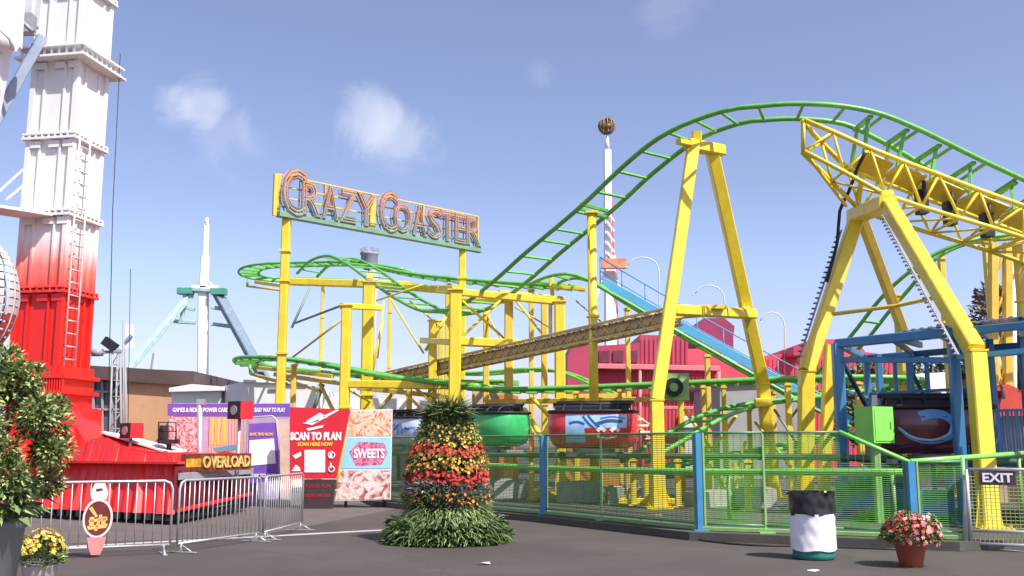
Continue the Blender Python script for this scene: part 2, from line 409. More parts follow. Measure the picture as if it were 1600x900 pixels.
# --- cars' track at platform level
LPt = [GX(590, 35.5, 1.36), GX(767, 29, 1.36), GX(925, 26, 1.36), GX(1100, 23.9, 1.36), GX(1300, 21.9, 1.36), GX(1450, 20.6, 1.3), GX(1620, 19.3, 1.3)]
track(LPt, every=.6, tie=(.1, .1), m=mat('worn_track', (.08, .14, .07), .5, var=.3), label='low straight green track carrying the parked cars')
for u, Y in ((640, 33.5), (700, 31.2), (830, 27.7), (880, 26.8), (990, 25.2), (1060, 24.4), (1170, 23.1), (1360, 21.4)):
    post(u, Y, 1.3, .14, m=YEL, name='track_stand')
# bright guard pipe
gp = MB(); pipe = [GX(700, 29.5, 1.1), GX(840, 26, 1.05), GX(1060, 21.6, 1.06), GX(1250, 19.2, 1.11), GX(1412, 17.6, 1.14)]
gp.tube(spline(pipe, .4), .072, 10)
gpo = gp.build('guard_pipe', GRNL, coaster)
for u, Y in ((760, 28), (940, 24), (1140, 20.6), (1245, 19.3), (1400, 17.7)):
    p = GX(u, Y, DZ); MB().tube([p, V((p.x, p.y, 1.1))], .04, 8).build('pipe_stand', GRNF, gpo)
# --- A frame under the hill
def leg(pts, w, par, name='leg', m=YEL, foot=True, h=None):
    b = MB()
    for a, c in zip(pts[:-1], pts[1:]):
        b.beam(a, c, w, h or w, up=(0, 1, 0), ch=.08)
    for p in pts[1:-1]: b.box(p, (w * 1.12, w * 1.12, .04))
    if foot:
        f = pts[-1]; b.box((f.x, f.y, f.z + .025), (w * 2, w * 2, .05))
        for s1 in (-1, 1):
            b.add([f + V((s1 * w * .5, 0, .7)), f + V((s1 * w * .5, 0, .05)), f + V((s1 * w * .8, 0, .05))], [(0, 1, 2)])
            for s2 in (-1, 1): b.lathe([(.03, .05), (.03, .1)], f + V((s1 * w * .8, s2 * w * .8, 0)), 6, sm=False)
    return b.build(name, m, par)
fr = MB()
fr.beam(P(1074, 226, 25.2), P(1128, 236, 25.9), .3, .3); fr.beam(P(1088, 205, 25.3), P(1088, 232, 25.4), .25, .25)
fr.beam(P(1060, 221, 24.9), P(1112, 232, 25.8), .18, .14)
af = fr.build('a_frame', YEL, coaster); af['label'] = 'tall yellow A shaped support under the climb of the front hill'
lA = [P(1083, 230, 25.3), P(1026, 625, 24.2), GX(1029, 24.0, DZ)]
leg(lA, .31, af)
lB = [P(1112, 236, 25.8), P(1192, 600, 28.2), GX(1208, 28.6, DZ)]
leg(lB, .32, af)
cb = MB(); cb.beam(P(1050, 484, 24.6), P(1176, 491, 27.3), .3, .27); cb.box(P(1105, 481, 25.8), (.9, .5, .1)); cb.build('crossbeam', YEL, af)
MB().beam(P(1180, 630, 28), P(1205, 628, 28), .2, .25).build('bracket', YEL, af)
# single post under the climb
sp = post(930, 28, P(930, 330, 28).z, .26, round_=True); 
MB().beam(P(906, 318, 28.1), P(950, 330, 28), .14, .1).beam(P(906, 326, 28.1), P(950, 340, 28), .1, .08).build('saddle', GRN, sp)
# --- right truss girder
tr = MB()
nT = [(1256, 187), (1302, 206), (1360, 232), (1413, 253), (1467, 273), (1530, 297), (1600, 322), (1680, 350), (1760, 378)]
nB = [(1256, 236), (1318, 268), (1383, 304), (1440, 323), (1500, 341), (1552, 356), (1600, 371), (1680, 398), (1760, 424)]
T0 = [P(u, v, 23.2) for u, v in nT]; B0 = [P(u, v, 23.2) for u, v in nB]
WD = [.12, .9] + [1.7] * 7; T1 = [p + V((0, w_, 0)) for p, w_ in zip(T0, WD)]; B1 = [p + V((0, w_, 0)) for p, w_ in zip(B0, WD)]
for ch in (T0, T1): tr.tube(ch, .065, 8)
for ch in (B0, B1): tr.tube(ch, .058, 8)
gird = tr.build('truss_girder', YEL, coaster); gird['label'] = 'yellow box truss girder under the curve of the front hill'
for i in range(len(T0) - 1):
    for T, B in ((T0, B0), (T1, B1)):
        mb = MB(); mb.tube([T[i], B[i]], .036, 6)
        mid = (T[i] + T[i + 1]) / 2
        mb.tube([B[i], T[i + 1]], .036, 6)
        mb.build('truss_brace', YEL, gird)
    mb = MB(); mb.tube([T0[i], T1[i]], .04, 6); mb.tube([B0[i], B1[i]], .035, 6); mb.tube([B1[i], B0[i + 1]], .03, 6)
    mb.build('truss_crossbar', YEL, gird)
dp = MB()
for i in range(2, len(T0) - 1):
    dp.beam((T0[i] + T1[i]) / 2 + V((.06, .12, .03)), (T0[i + 1] + T1[i + 1]) / 2 + V((-.06, .12, .03)), .75, .04, up=(0, .3, 1))
dp.build('deck_plate', YEL2, gird)
for u, v in ((1440, 316), (1484, 334), (1542, 352)):
    q = MB(); c = P(u, v, 24.1); q.box(c, (.24, .3, .6)); q.tube([c + V((0, -.2, .1)), c + V((0, -.2, .5))], .05, 6); q.build('brake_unit', BLK, gird)
# track saddles over girder
for i in range(2, len(T0) - 1):
    c = (T0[i] + T1[i]) / 2
    j = min(range(len(cA)), key=lambda k: abs(cA[k].x - c.x))
    t_, s_ = sA[j]; mb = MB(); mb.beam(c + V((0, -.4, 0)), cA[j] + s_ * .35 - V((0, 0, .12)), .08, .08); mb.beam(c + V((0, .5, 0)), cA[j] - s_ * .35 - V((0, 0, .12)), .08, .08); mb.beam(cA[j] + s_ * .5 - V((0, 0, .1)), cA[j] - s_ * .5 - V((0, 0, .1)), .13, .08); mb.build('saddle', GRN, gird)
# support B
b2 = MB(); nearN = P(1388, 316, 22.9); farN = P(1335, 338, 25.4)
b2.beam(nearN, farN, .42, .36); b2.beam(P(1258, 238, 23.2), P(1322, 322, 24.6), .07); b2.beam(P(1385, 305, 23.2), nearN + V((0, 0, -.1)), .3)
b2.beam(P(1340, 320, 25), P(1352, 240, 24.4), .12)
bf = b2.build('a_frame', YEL, coaster); bf['label'] = 'tall yellow splayed support under the truss girder'
l1 = [P(1340, 335, 25.2), P(1260, 580, 24.4), GX(1258, 24.3, DZ)]
leg(l1, .34, bf)
l2 = [P(1389, 322, 22.9), P(1524, 548, 18.6), GX(1547, 18, DZ)]
leg(l2, .31, bf)
l3 = [P(1345, 338, 25.6), P(1412, 520, 29), GX(1418, 29.3, DZ)]
leg(l3, .24, bf, m=YEL2)
MB().tube([P(1285, 493, 24.6), P(1400, 478, 24.2), P(1462, 465, 20.4)], .05, 8).build('brace', YEL2, bf)
MB().beam(P(1297, 540, 24.6), GX(1286, 24.2, DZ), .26).build('leg', YEL, bf)
# bulb strings on the legs
def bulbs(a, b, n, off, par, name='bulb_string'):
    mb = MB(); mb.beam(a + off, b + off, .05, .03, mi=0)
    for i in range(n):
        p = a.lerp(b, (i + .5) / n) + off * 1.0
        q = p + off.normalized() * .07
        mb.tube([p, q, q + off.normalized() * .05], [.02, .032, .012], 6, mi=1)
    return mb.build(name, [GRY, mat('bulb_glass', (.16, .13, .12), .2, var=.3)], par)
bulbs(P(1330, 360, 25.1), P(1262, 570, 24.4), 26, V((-.27, -.06, 0)), bf)
bulbs(P(1393, 330, 22.7), P(1513, 545, 18.6), 34, V((-.22, -.05, -.12)), bf)
cabl = MB().tube(spline([P(1352, 238, 23.1), P(1340, 262, 23.4), P(1326, 300, 24.4), P(1312, 330, 24.9), P(1308, 380, 24.9), P(1292, 440, 24.7)], .4), .045, 6).build('cable_bundle', BLK, bf)
# right hand column at frame edge
cc = MB()
for u in (1552, 1574): cc.beam(P(u, 380, 27), GX(u, 27, DZ), .22)
for k in range(6):
    z0 = .6 + k * 1.1; a = GX(1552, 27, z0); c = GX(1574, 27, z0 + 1); cc.tube([a, c], .04, 6)
cc.build('support_column', YEL2, coaster)
# --- tan lattice catwalk girder running towards us
ga, gb = P(604, 592, 38.5), P(1056, 494, 25.4)
d = (gb - ga); s = V((-d.y, d.x, 0)).normalized() * .2
tg = MB(); 
cor = [s + V((0, 0, .21)), -s + V((0, 0, .21)), s - V((0, 0, .21)), -s - V((0, 0, .21))]
for c in cor: tg.beam(ga + c, gb + c, .07)
gi = tg.build('catwalk_girder', RUST, coaster); gi['label'] = 'tan lattice catwalk girder with bulb rows running out from the frames'
N = 34; lt = MB()
for i in range(N):
    a = ga.lerp(gb, i / N); b_ = ga.lerp(gb, (i + 1) / N)
    for e, f_ in ((0, 2), (1, 3)):
        lt.tube([a + cor[e], b_ + cor[f_]], .022, 5); lt.tube([a + cor[f_], b_ + cor[e]], .022, 5)
    lt.tube([a + cor[2], b_ + cor[3]], .02, 5); lt.beam(a + cor[0], a + cor[1], .04)
lt.build('lattice', RUST, gi)
pl = MB(); pl.beam(ga, gb, .36, .3); pl.build('inner_duct', mat('brown_duct', (.55, .42, .2), .6, var=.2), gi)
bulbs(ga + V((0, 0, .1)), gb + V((0, 0, .1)), 60, s * -1.15, gi)
MB().beam(P(1050, 494, 25.4), P(1168, 484, 27), .18).build('bracket', YEL2, gi)
# --- yellow portal frames
def portal(name_label, posts, beams, braces, m=YEL, sub='post'):
    mb = MB()
    for (a, b_, w) in beams: mb.beam(P(*a), P(*b_), w, w)
    o = mb.build('portal_frame', m, coaster); o['label'] = name_label
    for (u, v, Y, w) in posts:
        t = P(u, v, Y); q = MB(); f = V((t.x, t.y, DZ)); q.beam(f, t, w); q.box((f.x, f.y, DZ + .02), (w * 2, w * 2, .04)); q.box((t.x, t.y, t.z - .03), (w * 1.3, w * 1.3, .04))
        q.box((t.x, t.y, t.z * .45), (w * 1.3, w * 1.3, .05))
        q.build(sub, m, o)
    for (a, b_, w) in braces: MB().tube([P(*a), P(*b_)], w, 6).build('brace', m, o)
    return o
portal('front left yellow portal frame', [(542, 476, 33.6, .32), (577, 440, 36, .42), (740, 600, 34, .1)],
       [((534, 478, 33.6), (594, 481, 35.6), .2), ((540, 600, 33.6), (744, 603, 32.6), .26), ((577, 445, 36), (577, 432, 39.4), .28)],
       [((540, 606, 33.6), (578, 628, 35.8), .04), ((588, 470, 35.8), (660, 445, 34.6), .035), ((612, 470, 34.4), (662, 552, 33.6), .035), ((590, 560, 36), (600, 470, 36), .03), ((578, 600, 36), (598, 500, 36), .05)])
portal('tall middle yellow portal frame', [(712, 452, 31.6, .38), (874, 470, 32, .34), (677, 500, 34.8, .3), (690, 500, 36.5, .2)],
       [((712, 456, 31.8), (866, 471, 32.2), .22), ((708, 533, 31.7), (880, 541, 32), .28), ((712, 451, 31.6), (690, 450, 36), .22), ((640, 600, 34.6), (682, 601, 34.8), .24), ((708, 535, 31.6), (660, 532, 35), .2), ((860, 470, 32.2), (860, 540, 32.1), .12)],
       [((720, 528, 31.8), (790, 462, 33), .045), ((722, 470, 31.8), (792, 532, 33), .045), ((800, 462, 33), (846, 520, 32.4), .04), ((697, 495, 34.6), (665, 548, 34.8), .06), ((640, 470, 35), (690, 512, 34.6), .03)])
portal('inner yellow portal frame beneath the flat top track', [(795, 456, 33.6, .3), (850, 470, 35.5, .22), (760, 480, 36.5, .22)],
       [((780, 458, 33.6), (880, 468, 34.6), .2), ((795, 470, 33.8), (720, 470, 35), .18)],
       [((805, 480, 33.6), (860, 512, 34.5), .03), ((760, 490, 36.5), (800, 560, 35), .03)], m=YEL2)
# long yellow support beams beneath the upper level
ub = MB()
ub.beam(P(452, 440, 41), P(640, 446, 39.6), .34, .3); ub.beam(P(600, 446, 39.8), P(720, 456, 37.5), .3, .26); ub.beam(P(700, 455, 33.8), P(870, 468, 33), .26, .2)
ub.beam(P(400, 441, 40.5), P(452, 448, 39), .16, .14); ub.beam(P(860, 430, 33.8), P(864, 470, 33.8), .14); ub.beam(P(864, 448, 33.6), P(915, 452, 33.3), .2, .12)
ub.build('deck_beam', YEL, coaster)
ub = MB()
ub.beam(P(400, 574, 39.5), P(520, 588, 37), .14); ub.beam(P(430, 585, 39), P(540, 600, 36), .16); ub.beam(P(560, 606, 35), P(720, 622, 33), .16); ub.beam(P(760, 628, 33), P(1020, 624, 29.6), .16)
ub.beam(P(500, 600, 37), P(520, 640, 36.5), .12); ub.beam(P(440, 590, 38.5), P(500, 612, 37), .1)
ub.build('deck_beam', YEL2, coaster)
# slanting braces and outriggers
def br(a, b_, w=.045, m=YEL): MB().tube([P(*a), P(*b_)], w, 6).build('brace', m, coaster)
GB = mat('grey_green_steel', (.22, .26, .2), .5, var=.2)
for a, b_, w, m in [((484, 450, 39), (456, 512, 38.4), .05, GB), ((458, 506, 38), (532, 478, 36), .045, GB), ((455, 560, 38), (534, 500, 36), .04, YEL2),
                    ((618, 600, 34), (664, 644, 33), .05, YEL), ((642, 600, 34), (684, 636, 33), .05, YEL), ((626, 600, 34.5), (584, 650, 34.5), .07, RUST),
                    ((388, 436, 46.6), (386, 448, 46.6), .06, GRN), ((386, 447, 46.6), (450, 455, 43), .06, YEL2), ((390, 570, 40), (392, 584, 40), .07, GRN), ((392, 584, 40), (448, 600, 38.5), .07, YEL2),
                    ((505, 600, 37), (488, 645, 37), .08, GB), ((820, 640, 30), (850, 690, 28), .08, YEL), ((870, 640, 29.5), (845, 690, 28.5), .08, YEL),
                    ((830, 620, 29), (858, 650, 28.8), .06, YEL), ((900, 470, 33.6), (960, 520, 33.2), .03, GB), ((1070, 640, 29), (1110, 700, 28), .05, YEL2), ((1150, 650, 29), (1100, 720, 28), .05, YEL2),
                    ((1180, 660, 28.5), (1240, 735, 26), .04, YEL2), ((1165, 690, 28.5), (1150, 740, 28), .05, YEL), ((1210, 640, 29), (1250, 700, 28), .04, GB),
                    ((1250, 600, 31), (1330, 640, 31), .04, GB), ((1300, 570, 30), (1230, 660, 30), .04, GB)]:
    br(a, b_, w, m)
# supports for the other runs
for u, v, Y, w, m in [(460, 565, 37, .18, YEL2), (640, 592, 34, .18, YEL), (900, 607, 30.8, .16, YEL), (968, 604, 30.4, .12, YEL2), (1063, 600, 29.8, .16, YEL), (1098, 598, 29.8, .12, YEL2), (1130, 598, 29.6, .12, YEL2), (1230, 594, 28.9, .16, YEL), (1340, 592, 28.6, .16, YEL2),
                    (1085, 668, 27.2, .14, YEL2), (1132, 645, 28, .14, YEL), (1170, 634, 28.8, .12, YEL2), (1400, 455, 30, .18, YEL2), (1470, 398, 29.4, .18, YEL2), (1540, 372, 29.3, .2, YEL2), (930, 600, 37.8, .14, YEL2), (760, 583, 39.8, .14, YEL2),
                    (610, 445, 46.5, .16, YEL2), (505, 438, 48.4, .16, YEL2), (700, 440, 41, .2, YEL), (830, 449, 39.2, .2, YEL2), (1585, 330, 25, .2, YEL2), (1690, 365, 25, .3, YEL)]:
    t = P(u, v, Y); post(0, Y, t.z - .08, w, X=t.x, m=m)
# motor box & boxes of the lift drive
mo = MB(); mo.box(P(1053, 605, 28), (.75, .6, .75)); mo.tube([P(1053, 605, 27.65), P(1053, 605, 27.5)], .26, 16, mi=1); mo.tube([P(1053, 605, 27.5), P(1053, 605, 27.44)], .12, 12)
mo.build('drive_motor', [GRNF, BLK], coaster)
# ================================================================== ride sign
sg = thing('ride_sign', 'long open frame sign with orange tube letters reading CRAZY COASTER on two yellow posts', 'sign', GX(452, 32.6, DZ))
S0, S1 = P(434, 342, 32), P(750, 381, 38.2)
S0.z = S1.z = (S0.z + S1.z) / 2 - .05
sd = (S1 - S0); SL = sd.length; sd.normalize(); sn = V((sd.y, -sd.x, 0))
def s_at(u):
    lo, hi = -.2, 1.2
    for _ in range(40):
        mdl = (lo + hi) / 2; p = S0.lerp(S1, mdl); uu = 800 + F * p.x / (p.y * math.cos(PITCH) + (p.z + .7 - 1.6) * math.sin(PITCH))
        if uu < u: lo = mdl
        else: hi = mdl
    return mdl * SL
fm = MB(); H = 1.38
fm.beam(S0, S0 + sd * SL, .22, .2, mi=1)
fm.beam(S0 + V((0, 0, .28)), S0 + sd * SL + V((0, 0, .28)), .05, .05, mi=1)
for z in (.62, 1.0, H): fm.beam(S0 + V((0, 0, z)) - sn * .12, S0 + sd * SL + V((0, 0, z)) - sn * .12, .05, .05)
for t, w in ((0.0, .26), (s_at(585), .24), (SL - .03, .05), (s_at(510), .05), (s_at(664), .05)):
    p = S0 + sd * t - sn * .12; fm.beam(p + V((0, 0, -.05)), p + V((0, 0, H)), w, .1, up=sn)
fm.build('sign_frame', [YEL2, mat('grey_green_beam', (.16, .3, .2), .45, var=.15)], sg)
for u, vv in ((453, 345), (727, 378)):
    p = S0 + sd * s_at(u) - sn * .15; ps = MB(); ps.beam(V((p.x, p.y, DZ)), V((p.x, p.y, S0.z)), .27, .27); 
    for z in (2.2, 4.6, 7.0, 8.0): ps.box((p.x, p.y, z), (.36, .36, .07))
    ps.box((p.x, p.y, DZ + .03), (.6, .6, .06)); ps.build('post', YEL, sg)
def tubemat(name, lo, hi):
    m = mat(name, lo, .4, var=.2); nt = m.node_tree; n = nt.nodes; l = nt.links
    tc = n.new('ShaderNodeTexCoord'); sx = n.new('ShaderNodeSeparateXYZ'); l.new(tc.outputs['Object'], sx.inputs[0]); mr = n.new('ShaderNodeMapRange')
    mr.inputs[1].default_value = S0.z + .3 - DZ; mr.inputs[2].default_value = S0.z + 1.0 - DZ; l.new(sx.outputs['Z'], mr.inputs[0])
    mx = n.new('ShaderNodeMix'); mx.data_type = 'RGBA'; mx.inputs['A'].default_value = list(lo) + [1]; mx.inputs['B'].default_value = list(hi) + [1]; l.new(mr.outputs[0], mx.inputs['Factor'])
    l.new(mx.outputs['Result'], n['Principled BSDF'].inputs['Base Color']); return m
TUBE = tubemat('orange_tube', (.32, .29, .2), (.5, .27, .1)); TUBEG = tubemat('grey_tube', (.13, .17, .18), (.26, .13, .17)); TUBER = tubemat('rose_tube', (.3, .3, .28), (.5, .3, .2))
LET = [('C', 436, 478, 1.72, -.05), ('R', 467, 501, 1.24, .06), ('A', 499, 528, 1.24, .06), ('Z', 527, 556, 1.24, .06), ('Y', 552, 587, 1.24, .06),
       ('C', 588, 620, 1.6, -.02), ('O', 610, 641, 1.16, .06), ('A', 640, 665, 1.24, .06), ('S', 664, 689, 1.24, .06), ('T', 684, 708, 1.24, .06), ('E', 706, 726, 1.24, .06), ('R', 724, 750, 1.16, .08)]
for ch, u0, u1, h, z0 in LET:
    a, b_ = s_at(u0), s_at(u1); mb = MB(); o = S0 + sd * (a + .03) + sn * .1 + V((0, 0, z0)); w = b_ - a - .06
    hgt = h
    put_text(mb, ch, o, sd, UP, w, hgt, .03, 0, bold=.02, outline=.022)
    put_text(mb, ch, o + sn * .03 + sd * w * .05 + V((0, 0, hgt * .03)), sd, UP, w * .9, hgt * .94, .03, 1, bold=-.016, outline=.02)
    put_text(mb, ch, o - sn * .16, sd, UP, w, hgt, .025, 2, bold=.0, outline=.014)
    L = mb.build('letter', [TUBEG, TUBE, TUBER], sg)
# ================================================================== coaster cars
def car_surf(a=1.18, b=.78, ex=3.2):
    prof = [(0, .55), (.08, .78), (.25, .93), (.5, 1.0), (.72, .985), (.86, .94), (.92, .9)]
    def pr(z):
        for (z0, r0), (z1, r1) in zip(prof[:-1], prof[1:]):
            if z <= z1: t = (z - z0) / (z1 - z0); return r0 + (r1 - r0) * t
        return prof[-1][1]
    def front(x, z, o=.006):   # point on the -y side
        r = pr(z); A = a * (.5 + .5 * r); B = b * r
        k = max(0, 1 - abs(x / A) ** ex) ** (1 / ex)
        return V((x, -B * k - o, z))
    return prof, pr, front, a, b, ex
def make_car(loc, rz, body_m, label, decor, scale=1.0):
    t = thing('coaster_car', label, 'coaster car', (0, 0, 0), 'spinning cars parked on the low track')
    prof, pr, front, a, b, ex = car_surf(); n = 40; mb = MB()
    zs = [0, .04, .08, .16, .25, .38, .5, .62, .72, .8, .86, .92]
    o = len(mb.v)
    for z in zs:
        r = pr(z); A = a * (.5 + .5 * r); B = b * r
        for j in range(n):
            th = 2 * math.pi * j / n; cx, sy = math.cos(th), math.sin(th)
            mb.v.append(V((A * math.copysign(abs(cx) ** (2 / ex), cx), B * math.copysign(abs(sy) ** (2 / ex), sy), z)))
    for i in range(len(zs) - 1):
        for j in range(n):
            j2 = (j + 1) % n; mb.face((i * n + j, i * n + j2, (i + 1) * n + j2, (i + 1) * n + j), 0, True)
    mb.face([j for j in range(n - 1, -1, -1)])
    # inner floor
    k = len(mb.v)
    for j in range(n):
        p = mb.v[(len(zs) - 1) * n + j]; mb.v.append(V((p.x * .93, p.y * .93, .92)))
    for j in range(n):
        p = mb.v[k + j]; mb.v.append(V((p.x * .9, p.y * .9, .4)))
    for j in range(n):
        j2 = (j + 1) % n; mb.face(((len(zs) - 1) * n + j, (len(zs) - 1) * n + j2, k + j2, k + j), 0, True); mb.face((k + j, k + j2, k + n + j2, k + n + j), 1, True)
    mb.face([k + n + j for j in range(n)], 1)
    mb.build('body', [body_m, BLK], t)
    # seat row with black padded backs and head rolls
    for sy, zz in ((-.22, 1.0), (.22, 1.06)):
        s_ = MB(); s_.beam((-.95, sy, zz), (.95, sy, zz), .14, .2, ch=.3); s_.box((0, sy * .6, .6), (1.7, .12, .6)); s_.tube([(-1.02, sy, zz + .12), (1.02, sy, zz + .12)], .05, 8)
        s_.build('seat_back', BLK, t)
    lb = MB()
    for x in (-.7, -.25, .25, .7): lb.tube(spline([(x, -.55, .85), (x, -.5, 1.0), (x, -.3, 1.1), (x, .1, 1.1)], .15), .025, 6)
    lb.build('lap_bar', BLK, t)
    rg = MB()
    ring = []
    for j in range(36):
        th = 2 * math.pi * j / 36; cx, sy = math.cos(th), math.sin(th)
        ring.append(V((a * .97 * math.copysign(abs(cx) ** (2 / ex), cx), b * .97 * math.copysign(abs(sy) ** (2 / ex), sy), .93)))
    rg.tube(ring, .04, 6, closed=True); rg.build('rim', BLK, t)
    ch = MB(); ch.lathe([(.5, -.14), (.55, -.1), (.55, -.02)], n=20); ch.box((0, 0, -.16), (1.9, .9, .1)); ch.build('chassis', GRY, t)
    for sx in (-1, 1):
        for sy in (-1, 1):
            w_ = MB(); w_.tube([(sx * .75, sy * .42, -.19), (sx * .75, sy * .52, -.19)], .1, 12); w_.build('wheel', BLK, t)
    decor(t, front)
    t.location = loc; t.rotation_euler = (0, 0, rz); t.scale = (scale,) * 3
    return t
def ribbon(front, pts, w, m, t, name='painted_swirl', o=.006):
    mb = MB(); pts = spline([V((x, 0, z)) for x, z in pts], .05); k = len(pts)
    ww = w if callable(w) else (lambda s_: w)
    for i, p in enumerate(pts):
        tg_ = (pts[min(i + 1, k - 1)] - pts[max(i - 1, 0)]).normalized(); nx, nz = -tg_.z, tg_.x; h = ww(i / (k - 1)) / 2
        mb.v.append(front(p.x + nx * h, min(.9, max(.05, p.z + nz * h)), o)); mb.v.append(front(p.x - nx * h, min(.9, max(.05, p.z - nz * h)), o))
    for i in range(k - 1): mb.face((2 * i, 2 * i + 1, 2 * i + 3, 2 * i + 2), 0, True)
    mb.build(name, m, t)
def patch(front, x0, x1, z0, z1, m, t, name, o=.006, nx=14, nz=6):
    mb = MB()
    for i in range(nx + 1):
        for j in range(nz + 1): mb.v.append(front(x0 + (x1 - x0) * i / nx, z0 + (z1 - z0) * j / nz, o))
    for i in range(nx):
        for j in range(nz):
            q = i * (nz + 1) + j; mb.face((q, q + nz + 1, q + nz + 2, q + 1), 0, True)
    mb.build(name, m, t)
SW = mat('swirl_blue', (.1, .3, .62), .3, var=.15); SWL = mat('swirl_pale_blue', (.35, .55, .75), .3, var=.15)
def dec_purple(t, f):
    ribbon(f, [(-.85, .5), (-.6, .3), (-.25, .24), (.08, .34), (.18, .55), (.02, .74), (-.25, .78), (-.45, .72)], lambda s: .04 + .16 * s, SW, t)
    ribbon(f, [(-.85, .52), (-.6, .33), (-.25, .27), (.05, .37), (.14, .55)], lambda s: .02 + .04 * s, SWL, t, o=.01)
def dec_green(t, f):
    ribbon(f, [(-.75, .82), (-.4, .84), (-.1, .72), (-.08, .45), (-.35, .28), (-.7, .3)], lambda s: .2 - .12 * s, SW, t)
def dec_red(t, f):
    patch(f, -.6, .95, .14, .84, mat('car_picture_sky', (.32, .52, .78), .35, var=.25, scale=4), t, 'painted_picture')
    patch(f, -.1, .95, .14, .5, mat('picture_red', (.62, .04, .03), .3, var=.2), t, 'painted_picture', o=.01)
    for pts, w in (([(-.5, .62), (-.3, .66), (-.1, .6)], .05), ([(-.15, .8), (0, .62), (.15, .48)], .05), ([(-.02, .82), (.12, .66), (.3, .5)], .05), ([(.2, .6), (.5, .68), (.85, .66)], .08), ([(.3, .74), (.6, .78), (.9, .74)], .03)):
        ribbon(f, pts, w, mat('picture_navy', (.03, .08, .22), .35), t, 'painted_stroke', .014)
    for x in (.32, .66): ribbon(f, [(x - .1, .42), (x, .5), (x + .1, .42)], .09, CREAM, t, 'painted_stroke', .018)
    ribbon(f, [(.2, .3), (.45, .24), (.7, .3)], .04, CREAM, t, 'painted_stroke', .018)
def dec_white(t, f):
    for i in range(12):
        x = -.9 + i * .16; ribbon(f, [(x, .35 + .3 * rnd.random()), (x + .1, .5 + .25 * rnd.random()), (x + .22, .4 + .3 * rnd.random())], .08, SW if i % 3 else mat('picture_navy', (.03, .08, .22)), t, 'painted_stroke')
ang = math.atan2(20.6 - 26, GX(1450, 20.6).x - GX(925, 26).x)
make_car(GX(640, 33.4, 1.6), ang, mat('pearl_blue_body', (.5, .58, .72), .3, coat=.5), 'pale blue and white spinning coaster car behind the flower tower', dec_white)
make_car(GX(768, 29, 1.6), ang, mat('glossy_green_body', (.04, .42, .12), .25, coat=.6), 'glossy green round coaster car with a blue swirl', dec_green)
make_car(GX(928, 26, 1.55), ang * .35, mat('glossy_red_body', (.62, .03, .04), .25, coat=.6), 'red coaster car with a blue painted picture on its side', dec_red)
make_car(GX(1462, 20.4, 1.45), ang * .2, mat('maroon_body', (.1, .012, .035), .25, coat=.6), 'dark maroon coaster car with a blue wave swirl under the blue frame', dec_purple)
# ================================================================== loading station
st = thing('loading_station', 'blue steel loading station with a silver corrugated roof behind the exit gate', 'station', GX(1480, 21, DZ))
A = P(1308, 541, 21.5); B_ = P(1487, 515, 19.3); A.z = B_.z = 3.8
C_ = GX(1640, 17.9, 3.8); dep = V((1.9, 3.6, 0))
PZ = 1.28
mb = MB(); pp = [GX(1390, 21.6, PZ), GX(1505, 20.1, PZ), GX(1700, 18.6, PZ)]
back = [p + V((2.4, 4.2, 0)) for p in reversed(pp)]
# boarding platform stands behind the track
mb = MB(); q0 = GX(1492, 20.0, 0); q1 = GX(1760, 18.2, 0)
mb.prism([V((p.x, p.y, PZ - .08)) for p in (q0, q1, q1 + V((2.5, 5, 0)), q0 + V((.9, 4.2, 0)))], (0, 0, .08))
for p in (q0, q1, q0.lerp(q1, .5)): mb.beam(V((p.x, p.y + .1, DZ)), V((p.x, p.y + .1, PZ - .08)), .12)
mb.build('platform', BLU, st)
for p, w in ((A, .22), (B_, .19), (C_, .22)): q = MB(); q.beam(V((p.x, p.y, DZ)), p, w); q.box((p.x, p.y, DZ + .02), (.5, .5, .04)); q.build('post', BLU, st)
for p in (A + dep, A.lerp(B_, .45) + dep, B_ + dep, C_ + dep, A.lerp(B_, .18) + dep * .8):
    q = MB(); q.beam(V((p.x, p.y, DZ)), p, .14); q.build('post', BLU, st)
for a, b_, w in ((A, B_, .26), (B_, C_, .2), (A + dep, B_ + dep, .2), (B_ + dep, C_ + dep, .2), (A, A + dep, .2), (B_, B_ + dep, .22), (A.lerp(B_, .5), A.lerp(B_, .5) + dep, .16), (A - UP * .35, B_ - UP * .55, .16)):
    q = MB(); q.beam(a, b_, w * .6, w * .75); q.build('roof_beam', BLU, st)
for (a, b_) in ((A + V((.1, 0, -.4)), V((A.x + 1.2, A.y + 1, 1.9))), (A.lerp(B_, .45) + dep - UP * .3, GX(1466, 24, 2.1))): MB().beam(a, b_, .08).build('brace', mat('dark_blue_steel', (.02, .05, .12), .5), st)
rf = MB(); nn = 46; E0 = A.lerp(B_, .55) + V((0, -.1, .12)); E1 = C_ + V((.9, -.5, .28)); dd = (E1 - E0); bk = dep * 1.1 + V((0, 0, .25))
for i in range(nn):
    a = E0 + dd * (i / nn); b_ = E0 + dd * ((i + 1) / nn); z = UP * (.02 if i % 2 else 0)
    rf.add([a + z, b_ + z, b_ + z + bk, a + z + bk, a - UP * .03 + z, b_ - UP * .03 + z, b_ - UP * .03 + z + bk, a - UP * .03 + z + bk], [(0, 1, 2, 3), (7, 6, 5, 4), (0, 4, 5, 1), (3, 2, 6, 7), (1, 5, 6, 2), (0, 3, 7, 4)])
rf.build('corrugated_roof', CORR, st)
rb = MB()
for i in range(6): a = E0 + dd * (i / 5) - UP * .14; rb.beam(a + bk * .05, a + bk * .95, .1, .14)
rb.build('rafters', BLUL, st)
